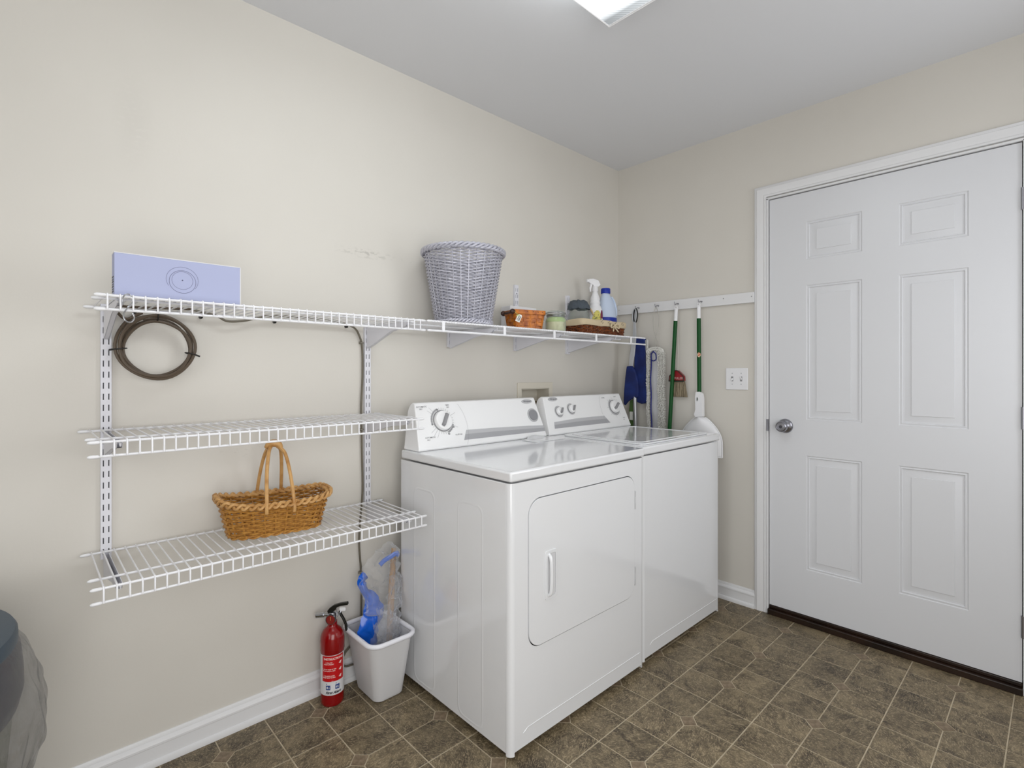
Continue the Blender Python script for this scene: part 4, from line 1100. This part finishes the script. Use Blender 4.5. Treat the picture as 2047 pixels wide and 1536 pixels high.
for x in (-.79, -.70):
    obj('valve', MB().lathe([(.001, 0), (.012, 0), (.012, .03), (.018, .03), (.018, .045), (.001, .045)], (x, .05, OBZ0 + .06), 14).tube([(x, .05, OBZ0 + .06), (x, .035, OBZ0 + .02), (x, -.03, OBZ0 - .01)], .011, 10), 'brass', owb)

# ------------------------------------------------------------------ light switch
sw = thing('light_switch', 'white double toggle switch plate between the mops and the door', 'switch', (0, -.7365, 1.155))
obj('cover_plate', MB().box(-.0065, -.0002, -.7935, -.6795, 1.099, 1.212), 'white', sw, bevel=.003, seg=3)
for y in (-.7135, -.7595):
    up = y > -.74
    sl = MB().box(-.0070, -.0060, y - .0055, y + .0055, 1.143, 1.168)
    obj('toggle_slot', sl, 'gray', sw)
    z0_, z1_ = (1.156, 1.146) if up else (1.154, 1.166)
    tg = MB().tube([(-.005, y, z0_), (-.017, y, z1_)], [.0048, .0036], 8)
    obj('toggle', tg, 'white', sw)
    for z in (1.128, 1.184):
        obj('screw', MB().lathe([(.0001, 0), (.003, 0), (.0025, .001), (.0001, .0012)], (-.0065, y, z), 12, (-1, 0, 0)), 'lightgrey', sw)

# ------------------------------------------------------------------ hook rail and what hangs there
rl = thing('hook_rail', 'white board with metal hooks screwed along the door wall', 'hook rail', (0, -.415, 1.542))
v = [(x, y, z) for x in (-.0005, -.018) for y, z in ((-.004, 1.542), (-.8275, 1.5415), (-.8275, 1.594), (-.004, 1.601))]
obj('board', MB().add(v, [(0, 1, 2, 3), (4, 7, 6, 5), (0, 4, 5, 1), (1, 5, 6, 2), (2, 6, 7, 3), (3, 7, 4, 0)]), 'trim', rl, bevel=.0015)
HK = [(-.160, 1.573), (-.290, 1.574), (-.414, 1.574), (-.553, 1.572)]
for y, z in HK:
    h_ = MB().lathe([(.0001, 0), (.005, 0), (.004, .003), (.0001, .004)], (-.018, y, z), 12, (-1, 0, 0))
    h_.tube(spline([(-.020, y, z), (-.034, y, z + .001), (-.044, y, z - .008), (-.052, y, z - .006), (-.056, y, z + .008)], 5), .0021, 8, up=(0, 1, 0))
    obj('cup_hook', h_, 'steel', rl)
for y, z in ((-.018, 1.572), (-.816, 1.572), (-.672, 1.576)):
    obj('screw_head', MB().lathe([(.0001, 0), (.0028, 0), (.0022, .001), (.0001, .0012)], (-.018, y, z), 12, (-1, 0, 0)), 'steel', rl)

# blue mop: silver flat arm with a black-edged hanging loop, navy pads, tube
mx = -.055
bm_ = thing('blue_dust_mop', 'navy blue folded mop on a grey pole hanging nearest the corner', 'mop', (mx, -.160, .30))
lpn = [(mx, -.156 + .013 * math.cos(a) - .002 * math.sin(a), 1.5245 + .041 * math.sin(a)) for a in [2*PI*k/28 for k in range(28)]]
obj('hanging_loop', MB().tube([(mx - .003, y + .001, z) for x, y, z in lpn], .0028, 8, closed=True, up=(1, 0, 0)), 'lightgrey', bm_)
obj('loop_edge', MB().tube([(mx + .003, y - .0025, z) for x, y, z in lpn], .0042, 8, closed=True, up=(1, 0, 0)), 'dark', bm_, label='black rubber loop edge')
pl_ = [(-.152, 1.485), (-.166, 1.485), (-.170, 1.40), (-.160, 1.30), (-.143, 1.215), (-.118, 1.215), (-.128, 1.30), (-.146, 1.40)]
obj('flat_arm', MB().plate([pl_], lambda a, b: (mx - .010, a, b), (.008, 0, 0)), 'lightgrey', bm_, bevel=.002)
obj('loop_plate', MB().plate([[(-.156 + .011 * math.cos(a) - .002 * math.sin(a), 1.5225 + .036 * math.sin(a)) for a in [2*PI*k/28 for k in range(28)]]], lambda a, b: (mx + .004, a, b), (.003, 0, 0)), 'lightgrey', bm_)
p1 = [(-.160, 1.397), (-.219, 1.391), (-.226, 1.30), (-.229, 1.203), (-.233, 1.10), (-.236, 1.022), (-.222, 1.008), (-.195, 1.004), (-.170, 1.012), (-.150, 1.03), (-.150, 1.22), (-.152, 1.32)]
obj('rear_pad', MB().plate([p1], lambda a, b: (mx + .004 - .006 * math.sin((b - 1.0) * 7) , a, b), (.022, 0, 0)), 'navy', bm_, bevel=.007, seg=3, angle=60)
p2 = [(-.118, 1.226), (-.150, 1.227), (-.168, 1.20), (-.182, 1.14), (-.186, 1.08), (-.180, 1.040), (-.150, 1.035), (-.125, 1.018), (-.104, .990), (-.096, 1.005), (-.100, 1.08), (-.108, 1.16)]
def pad(a, b): return (mx - .020 - .012 * math.sin((a + .14) * 30 + (b - 1.0) * 3), a, b)
obj('front_pad', MB().plate([p2], pad, (.016, 0, 0)), 'navy', bm_, bevel=.007, seg=3, angle=60)
obj('pole', MB().tube([(mx - .004, -.158, 1.06), (mx - .004, -.170, .60), (mx - .004, -.176, .18)], .0115, 14), 'grey_tube', bm_)
fr_ = MB()
for k in range(60):
    z = 1.375 - k * .006; yy = -.226 - .002 * (1 - abs(.5 - k/60))
    fr_.tube(spline([(mx + .010, yy + .006, z), (mx + .004, yy - .010 - .004 * random.random(), z + .003), (mx + .008, yy - .012, z - .006), (mx + .012, yy + .004, z - .008)], 3), .0024, 5)
obj('edge_fringe', fr_, 'fringe', bm_, stuff=True)
obj('green_scraper', MB().plate([[(-.120, 1.02), (-.140, 1.03), (-.150, .95), (-.140, .80), (-.120, .80), (-.112, .95)]], lambda a, b: (mx + .004, a, b), (.010, 0, 0)), mat('moss_green_plastic', '#4F6B3A', .5), bm_)
obj('care_label', MB().box(mx + .001, mx + .0035, -.140, -.118, .905, .955), 'tag', bm_)

# white fringed mop cover on a cord
wm = thing('fringed_mop_cover', 'white cotton fringed mop cover with blue piping hanging by its cord', 'mop', (-.05, -.295, .72))
cd = MB().tube(spline([(-.044, -.290, 1.566), (-.048, -.276, 1.52), (-.045, -.276, 1.44), (-.045, -.290, 1.395), (-.043, -.302, 1.36), (-.044, -.296, 1.325)], 6), .0016, 6)
cd.tube(spline([(-.044, -.290, 1.566), (-.040, -.305, 1.52), (-.042, -.304, 1.44), (-.045, -.292, 1.40), (-.045, -.286, 1.37), (-.046, -.288, 1.325)], 6), .0016, 6)
obj('cord', cd, mat('grey_cord', '#B5B2AA', .9), wm)
def cov(u, v_):
    z = 1.312 - .60 * v_; yc = -.288 + .003 * math.sin(v_ * 5); hw = .029 if v_ > .03 else .029 * math.sqrt(max(v_, 0) / .03) * .9 + .004
    return Vector((-.047 - .010 * math.cos((u - .5) * PI) - .003 * math.sin(v_ * 22 + u * 2), yc + (u - .5) * 2 * hw, z))
obj('canvas_back', MB().sheet(cov, 12, 60), 'greycloth', wm, angle=80)
obj('piping', MB().tube([cov(.86, k / 40) + Vector((-.004, 0, 0)) for k in range(41)], .0030, 6).tube(spline([cov(.86, .03) + Vector((-.004, 0, 0)), cov(.6, .015) + Vector((-.005, 0, .003)), cov(.3, .03) + Vector((-.005, 0, 0)), cov(.25, .08) + Vector((-.005, 0, 0)), cov(.55, .095) + Vector((-.005, 0, 0)), cov(.85, .085) + Vector((-.004, 0, 0))], 5), .0028, 6), 'piping', wm)
fr_ = MB()
rnd = random.Random(3)
for side, cols in ((0, 5), (1, 2)):
    sgn = -1 if side == 0 else 1
    for k in range(74):
        v_ = (k + .5) / 74
        for c_ in range(cols):
            p = cov(side, v_) + Vector((.002, sgn * (.002 + c_ * .0088), .004 * (rnd.random() - .5)))
            h = .0045 + .003 * rnd.random(); o_ = -.010 - .007 * rnd.random(); w2 = .003 * (rnd.random() - .5)
            fr_.tube(spline([p, p + Vector((o_, .003 + w2, h * .6)), p + Vector((o_ * 1.1, .006 + w2, -h * .3)), p + Vector((0, .004, -h))], 3), .0023, 5)
for k in range(40):
    a = PI * k / 39
    for rr in (0, .011):
        p = Vector((-.046, -.292 + (.040 + rr) * math.cos(a), 1.304 + (.014 + rr) * math.sin(a)))
        fr_.tube(spline([p, p + Vector((-.012, .004 * math.cos(a), .005)), p + Vector((-.013, .007 * rnd.random(), -.002)), p + Vector((0, .004, -.004))], 3), .0024, 5)
obj('cotton_fringe', fr_, 'fringe', wm, stuff=True)

# green broom handle
gb = thing('broom', 'green broom pole with white cap, leaning slightly, left of the hand brush', 'broom', (-.055, -.385, .34))
top = Vector((-.058, -.426, 1.556)); bot = Vector((-.056, -.352, .36)); dv = (bot - top).normalized()
obj('pole', MB().tube([top + dv * .082, bot], .0108, 16), 'green', gb)
obj('hanger_cap', MB().tube([top + dv * .018, top + dv * .085], [.0096, .0100], 14).plate([[( -.0085, -.004), (.0085, -.004), (.0085, .016), (.005, .023), (-.005, .023), (-.0085, .016)], circ(0, .014, .0042, 12)], lambda a, b: (top.x - .003, top.y + a + .002, top.z - .020 + b), (.006, 0, 0)), 'white', gb, bevel=.0005)
obj('broom_head', MB().box(-.075, -.025, -.44, -.26, .30, .36), 'green', gb, bevel=.006)
obj('bristles', MB().box(-.072, -.028, -.435, -.265, .20, .30), 'bristle', gb, bevel=.004)

# hand brush hung by a string behind the broom pole
hb = thing('hand_brush', 'small straw hand brush with red lettered collar behind the green broom pole', 'brush', (-.03, -.425, 1.05))
bl_ = [(-.402, 1.200), (-.422, 1.200), (-.458, 1.168), (-.460, 1.142), (-.372, 1.142), (-.374, 1.168)]
obj('collar', MB().plate([bl_], lambda a, b: (-.040, a, b), (.022, 0, 0)), 'brushred', hb, bevel=.002)
obj('collar_edge', MB().tube([(-.042, a, b) for a, b in bl_[:4]], .0022, 6, up=(1, 0, 0)).tube([(-.042, -.462, 1.141), (-.042, -.370, 1.141)], .0034, 6).tube([(-.042, -.402, 1.2), (-.042, -.374, 1.168), (-.042, -.371, 1.142)], .0022, 6), 'brushblack', hb)
tx = MB(); add_text(tx, 'FULLER', .016, lambda a, b: (-.0412, -.430 - a, 1.156 + b), bold=.0003)
obj('collar_lettering', tx, mat('brush_lettering', '#CFA9A4', .5), hb)
br_ = MB()
for k in range(34):
    a = -.374 - .083 * k / 33; b = -.374 - .098 * k / 33
    br_.tube([(-.030, a, 1.143), (-.032 - .004 * random.random(), (a+b)/2 - .002, 1.10), (-.030, b - .004 * random.random(), 1.052 + .004 * random.random())], .0021, 5)
    br_.tube([(-.024, a, 1.143), (-.024, (a+b)/2, 1.10), (-.022, b, 1.052)], .0021, 5)
obj('bristles', br_, 'bristle', hb, stuff=True)
obj('string', MB().tube([(-.040, -.414, 1.566), (-.034, -.424, 1.38), (-.034, -.421, 1.200)], .0011, 5), mat('white_string', '#D8D4CC', .8), hb)

# upright dustpan on green handle
dp = thing('dustpan', 'white plastic dustpan clipped on a green pole, hanging beside the switch', 'dustpan', (-.06, -.56, .74))
obj('pole', MB().tube([(-.055, -.555, 1.478), (-.052, -.557, 1.05)], .0108, 16), 'green', dp)
obj('hanger_cap', MB().tube([(-.055, -.555, 1.540), (-.055, -.555, 1.476)], [.0098, .0102], 14).plate([[(-.0085, -.004), (.0085, -.004), (.0085, .016), (.005, .023), (-.005, .023), (-.0085, .016)], circ(0, .014, .0042, 12)], lambda a, b: (-.058, -.555 + a, 1.540 + b), (.006, 0, 0)), 'white', dp, bevel=.0005)
st_ = MB(); v = []
for k in range(9):
    a = R(150 + 110 * k / 8); zt = .011 * math.sin(PI * k / 8) + .002
    v += [(-.0545 + .0112 * math.cos(a), -.556 + .0112 * math.sin(a), 1.283 - zt), (-.0545 + .0112 * math.cos(a), -.556 + .0112 * math.sin(a), 1.283 + zt)]
obj('sticker', st_.add(v, [(2*k, 2*k+2, 2*k+3, 2*k+1) for k in range(8)]), 'caption', dp)
hl = [(-.548, 1.083), (-.563, 1.086), (-.578, 1.076), (-.583, 1.05), (-.584, .955), (-.545, .95), (-.538, .965), (-.546, .990), (-.544, 1.06)]
obj('neck', MB().plate([hl, [(-.556 + .0045*math.cos(2*PI*k/14), 1.046 + .011*math.sin(2*PI*k/14)) for k in range(14)]], lambda a, b: (-.076, a, b), (.028, 0, 0)), 'white', dp, bevel=.004, seg=3)
obj('neck_hole', MB().box(-.066, -.062, -.562, -.550, 1.034, 1.058), 'green', dp)
def pan(u, v_):
    # scoop: u across, v down
    z = .958 - .215 * v_; hw = .005 + .112 * min(1, math.sin(min(v_ * 1.5, 1) * PI / 2)) ** .75
    y = -.556 - (u - .5) * 2 * hw - .001
    bulge = math.sin(PI * u)
    return Vector((-.034 - .034 * bulge ** .6 * (1 - .35 * v_), y, z))
pn = MB().sheet(pan, 24, 18)
po = obj('pan', pn, 'white', dp, angle=80)
so = po.modifiers.new('thick', 'SOLIDIFY'); so.thickness = .003
rm = [pan(0, k/18) for k in range(18, 0, -1)] + [pan(1, k/18) for k in range(1, 19)]
obj('pan_rim', MB().tube([p + Vector((-.001, 0, 0)) for p in rm], .0034, 8), 'white', dp)
obj('pan_lip', MB().tube([pan(k/12, 1) for k in range(13)], .003, 8), 'white', dp)

# ------------------------------------------------------------------ fire extinguisher
ex = (-1.874, -.079)
fe = thing('fire_extinguisher', 'red fire extinguisher with printed label standing against the baseboard', 'fire extinguisher', (*ex, 0))
obj('cylinder', MB().lathe([(.001, 0), (.036, 0), (.0395, .004), (.0402, .012), (.0402, .185), (.0422, .192), (.0425, .225), (.0408, .240), (.036, .254), (.028, .265), (.019, .272), (.0165, .276), (.0165, .290), (.001, .290)], (*ex, 0), 48), 'red', fe)
EA = math.atan2(-.684 * 0 - 1.807, -2.682 + 1.874) # facing the camera side
def EX(a, z, off=.0006):       # a = arc length from the facing direction (positive to the viewer's right)
    th = EA + a / .0402
    return Vector((ex[0] + (.0402 + off) * math.cos(th), ex[1] + (.0402 + off) * math.sin(th), z))
def patch(a0, a1, z0_, z1_, off):
    n = 20; v = []
    for k in range(n + 1):
        a = a0 + (a1-a0)*k/n; v += [EX(a, z0_, off), EX(a, z1_, off)]
    return MB().add(v, [(2*k, 2*k+2, 2*k+3, 2*k+1) for k in range(n)])
obj('label_band', patch(-.062, .062, .043, .184, .0004), 'labelwhite', fe)
obj('label_red_field', patch(-.0375, .0430, .092, .182, .0008), 'redlabel', fe)
tx = MB()
add_text(tx, 'INSTRUCTIONS', .0098, lambda a, b: EX(a + .004, .1715 + b, .0012), bold=.0004)
for k, s_ in enumerate(('1. PULL PIN', 'HOLD UPRIGHT', '2. AIM AT BASE OF FIRE', 'STAND BACK 6 FEET', '3. SQUEEZE LEVER', 'SWEEP SIDE TO SIDE')):
    z = .1590 - (k // 2) * .0235 - (k % 2) * .0060
    add_text(tx, s_, .0048, lambda a, b, z=z: EX(a - .012, z + b, .0012), bold=.00015)
obj('label_lettering', tx, 'labelpink', fe)
pc = MB()
for z in (.152, .129, .104):
    pc.add([EX(.022, z, .0012), EX(.030, z - .003, .0012), EX(.034, z + .007, .0012), EX(.027, z + .006, .0012)], [(0, 1, 2, 3)])
pc.add([EX(-.004, .094, .0012), EX(.002, .0938, .0012), EX(.030, .106, .0012), EX(.029, .1075, .0012)], [(0, 1, 2, 3)])
obj('label_pictures', pc, 'labelpink', fe)
sq = patch(-.022, -.007, .063, .079, .0009); q2 = patch(.010, .025, .063, .079, .0009); sq.add(q2.v, q2.f)
sq.add(*(lambda m_: (m_.v, m_.f))(patch(-.021, -.018, .0825, .0855, .0009))); sq.add(*(lambda m_: (m_.v, m_.f))(patch(.011, .014, .0825, .0855, .0009)))
obj('blue_pictograms', sq, 'blueprint', fe)
tx = MB(); add_text(tx, 'First Alert', .0125, lambda a, b: EX(a + .003, .0525 + b, .0012), shear=.3, bold=.0005); obj('brand_lettering', tx, 'ink', fe)
ic = MB()
for a_ in (-.0145, .0175):
    ic.add([EX(a_ - .004, .067, .0013), EX(a_ - .001, .067, .0013), EX(a_, .073, .0013), EX(a_ - .002, .076, .0013), EX(a_ - .0055, .072, .0013)], [(0, 1, 2, 3, 4)])
    ic.add([EX(a_ + .002, .067, .0013), EX(a_ + .005, .067, .0013), EX(a_ + .004, .076, .0013)], [(0, 1, 2)])
obj('pictogram_icons', ic, 'labelwhite', fe)
rt_ = Vector((math.cos(R(-43.2)), math.sin(R(-43.2)), 0)); fw = Vector((-rt_.y, rt_.x, 0)) # right and away, seen from the room
E0 = Vector((*ex, 0))
def EP(a, d, z): return E0 + rt_ * a + fw * d + Vector((0, 0, z))
obj('valve_body', MB().lathe([(.001, .288), (.013, .288), (.013, .318), (.010, .322), (.001, .322)], (*ex, 0), 16), 'steel', fe)
gd = -fw
gg = MB().lathe([(.001, 0), (.0175, 0), (.0185, .003), (.0175, .008), (.0165, .008), (.016, .006), (.001, .006)], EP(0, -.013, .302), 28, gd)
ga = obj('gauge', gg, 'steel', fe, label='round pressure gauge with red dial')
obj('gauge_face', MB().lathe([(.0001, .0062), (.0158, .0062), (.0158, .0068), (.0001, .0068)], EP(0, -.013, .302), 24, gd), mat('gauge_red', '#7E2420', .3), ga)
nd = EP(0, -.0205, .302); obj('gauge_needle', MB().tube([nd + Vector((0, 0, -.002)), nd + Vector((0, 0, .010)) - fw * 0], .0008, 5), mat('gauge_needle', '#D8B070', .4), ga)
obj('nozzle', MB().tube([EP(-.010, 0, .313), EP(-.034, 0, .311)], .0065, 12).tube([EP(-.030, 0, .3112), EP(-.058, 0, .3085)], .0095, 16), 'chrome', fe)
def EPl(a, z): return EP(a, -.007, z)
lv = [(-.014, .3185), (-.017, .327), (-.010, .336), (.006, .3475), (.028, .354), (.056, .3585), (.0575, .349), (.030, .345), (.016, .340), (.012, .330), (-.004, .321)]
obj('top_lever', MB().plate([lv], EPl, fw * .014), 'dark', fe, bevel=.0015)
lv2 = [(.024, .326), (.030, .322), (.044, .298), (.053, .276), (.0545, .256), (.050, .254), (.047, .262), (.045, .280), (.036, .300), (.024, .318)]
obj('bottom_lever', MB().plate([lv2], EPl, fw * .012), 'dark', fe, bevel=.0015)
obj('safety_pin', MB().tube(spline([EP(.012, -.010, .330), EP(.018, -.012, .322), EP(.024, -.012, .314), EP(.030, -.010, .322), EP(.034, -.006, .330)], 5), .0014, 6).tube([EP(.016, -.006, .338), EP(.021, -.004, .308)], .0022, 8), 'chrome', fe)
obj('pull_tag', MB().plate([rrect(.038, .334, .022, .013, .004, 3)], lambda a, b: EP(a, -.004, b), fw * .001), 'white', fe)

# ------------------------------------------------------------------ small white bin with plastic film
bn = thing('waste_bin', 'small white plastic waste bin holding blue and clear film beside the dryer', 'waste bin', (-1.712, -.130, 0))
def bin_ring(t, ins=0.0, r=.030):
    z = .004 + .236 * t
    cx = -1.712 + (-1.728 + 1.712) * t; cy = -.130 + (-.150 + .130) * t
    return cx, cy, .118 + (.172 - .118) * t - ins * 2, .165 + (.232 - .165) * t - ins * 2, r + .006 * t, z
mb = MB(); v = []; n = len(rrect(0, 0, 1, 1, .1, 5)); lv_ = [(0, .006), (0, .0), (.03, 0), (.5, 0), (.955, 0)] + [(.955, .0035), (.5, .0035), (.02, .0035)]
for t, ins_ in lv_:
    cx, cy, w_, h_, r, z = bin_ring(t, ins_)
    v += [(a, b, z - (.004 if (t == 0 and ins_) else 0)) for a, b in rrect(cx, cy, w_, h_, r, 5)]
mb.add(v, [(i*n+k, i*n+(k+1) % n, (i+1)*n+(k+1) % n, (i+1)*n+k) for i in range(len(lv_)-1) for k in range(n)] + [tuple(range(n)), tuple((len(lv_)-1)*n+k for k in range(n))])
obj('bin_body', mb, mat('bin_white', '#D6D6D8', .45), bn, angle=45)
cx, cy, w_, h_, r, z = bin_ring(.985, -.004)
obj('rolled_rim', MB().tube([(a, b, z) for a, b in rrect(cx, cy, w_, h_, r + .004, 7)], .0085, 10, closed=True), mat('bin_rim_white', '#E8E8EE', .35), bn)

fb = thing('plastic_bag', 'crumpled clear and bright blue plastic bag sticking out of the bin', 'bag', (-1.70, -.125, .02))
def ribbon(path, wid, ydep, seed, amp, nu, nv, tw=0.0):
    pts = spline(path, max(2, nu // (len(path) - 1))); m_ = len(pts) - 1
    def fn(u, v_):
        i = min(int(u * m_), m_ - 1); t = u * m_ - i; p = pts[i].lerp(pts[i+1], t); tg_ = (pts[i+1] - pts[i]).normalized()
        sd = tg_.cross(Vector((0, 1, 0))).normalized(); wv_ = wid(u) if callable(wid) else wid
        q = p + sd * (v_ - .5) * wv_ + Vector((0, ydep * math.cos((v_ - .5) * PI), 0))
        nn_ = noise.noise_vector(q * 28 + Vector((seed, seed, 0))) * amp + noise.noise_vector(q * 70 + Vector((0, seed, seed))) * amp * .45
        q = q + nn_; q.x = min(q.x, -1.617)
        if q.z < .25:
            bx_, by_, bw_, bh_, _, _ = bin_ring(max(0, (q.z - .004) / .236), .009)
            q.x = max(bx_ - bw_/2, min(bx_ + bw_/2, q.x)); q.y = max(by_ - bh_/2, min(by_ + bh_/2, q.y)); q.z = max(q.z, .012)
        return q
    return MB().sheet(fn, nu, nv)
obj('blue_panel', ribbon([(-1.765, -.115, .06), (-1.765, -.125, .18), (-1.760, -.135, .255), (-1.738, -.130, .295), (-1.745, -.122, .335), (-1.764, -.115, .380), (-1.777, -.110, .412), (-1.760, -.104, .432)], lambda u: .085 if u < .45 else (.085 - (u - .45) * .20 if u < .7 else .034), -.014, 3, .008, 56, 14), 'bluefilm', fb, angle=50, label='bright blue plastic strip')
obj('blue_top_fold', ribbon([(-1.700, -.105, .452), (-1.665, -.105, .470), (-1.630, -.105, .480), (-1.618, -.105, .474)], .020, -.01, 9, .003, 24, 6), 'bluefilm', fb, angle=50)
obj('clear_film', ribbon([(-1.690, -.135, .05), (-1.695, -.140, .18), (-1.700, -.145, .26), (-1.700, -.140, .32), (-1.703, -.130, .38), (-1.690, -.120, .425), (-1.655, -.110, .462), (-1.635, -.110, .470)], lambda u: .11 if u < .3 else (.11 + .07 * math.sin((u - .3) * PI / .7) if u < 1 else .05), -.035, 1, .020, 70, 26), 'clearfilm', fb, angle=70)
obj('clear_film', ribbon([(-1.66, -.16, .05), (-1.675, -.165, .17), (-1.675, -.160, .24), (-1.665, -.145, .30), (-1.650, -.130, .35), (-1.64, -.12, .40)], lambda u: .085 - .03 * u, -.025, 5, .018, 60, 22), 'clearfilm', fb, angle=70)
obj('clear_film', ribbon([(-1.715, -.155, .05), (-1.715, -.175, .16), (-1.705, -.170, .215), (-1.700, -.155, .27), (-1.705, -.145, .32)], lambda u: .11 - .05 * u, -.02, 12, .018, 50, 22), 'clearfilm', fb, angle=70)
tag(obj('wooden_stick', MB().tube([(-1.665, -.115, .03), (-1.650, -.100, .25), (-1.632, -.085, .40), (-1.619, -.072, .492)], [.014, .013, .012, .009], 12), 'stick', loc=(-1.665, -.115, .02)), 'tan wooden stick standing in the bin against the dryer', 'stick')

# ------------------------------------------------------------------ lined trash can at the left edge
tc_ = (-2.982, -.44)
tr = thing('trash_can', 'large trash can with slate-blue lid and smoky liner at the left edge', 'trash can', (*tc_, 0))
obj('lid', MB().lathe([(.001, .652), (.284, .650), (.2885, .653), (.288, .672), (.284, .679), (.270, .681), (.001, .680)], (*tc_, 0), 72), 'lid', tr, label='flat slate-blue lid')
obj('can_collar', MB().lathe([(.285, .650), (.292, .640), (.296, .600), (.297, .560), (.290, .530), (.285, .525)], (*tc_, 0), 64, close=False), 'cangrey', tr, label='dark collar showing through the liner')
obj('can_body', MB().lathe([(.001, .004), (.235, .004), (.240, .010), (.283, .540), (.280, .545), (.001, .545)], (*tc_, 0), 64), 'can_low', tr)
def bag(u, v_):
    a = 2*PI*u; z = .655 - .63 * v_
    prof = [(.0, .288), (.03, .300), (.08, .308), (.14, .320), (.22, .324), (.30, .323), (.38, .310), (.48, .296), (.65, .278), (.85, .262), (1.0, .248)]
    for i in range(len(prof) - 1):
        if v_ <= prof[i+1][0]:
            t = (v_ - prof[i][0]) / (prof[i+1][0] - prof[i][0]); r = prof[i][1] + (prof[i+1][1] - prof[i][1]) * t; break
    d = Vector((math.cos(a), math.sin(a), 0)); q = d * 5 + Vector((0, 0, z * 9))
    r += min(1, v_ * 8) * (.012 * noise.noise(q) + .006 * noise.noise(q * 2.7 + Vector((4, 1, 9))) - .010 * abs(noise.noise(Vector((a * 4, z * 3.2, 2)))) + .006)
    r = min(r, .352)
    return Vector((tc_[0] + r*math.cos(a), tc_[1] + r*math.sin(a), z))
obj('liner_bag', MB().sheet(bag, 160, 60, wrap=True), 'greyfilm', tr, angle=80, label='wrinkled smoky plastic liner')
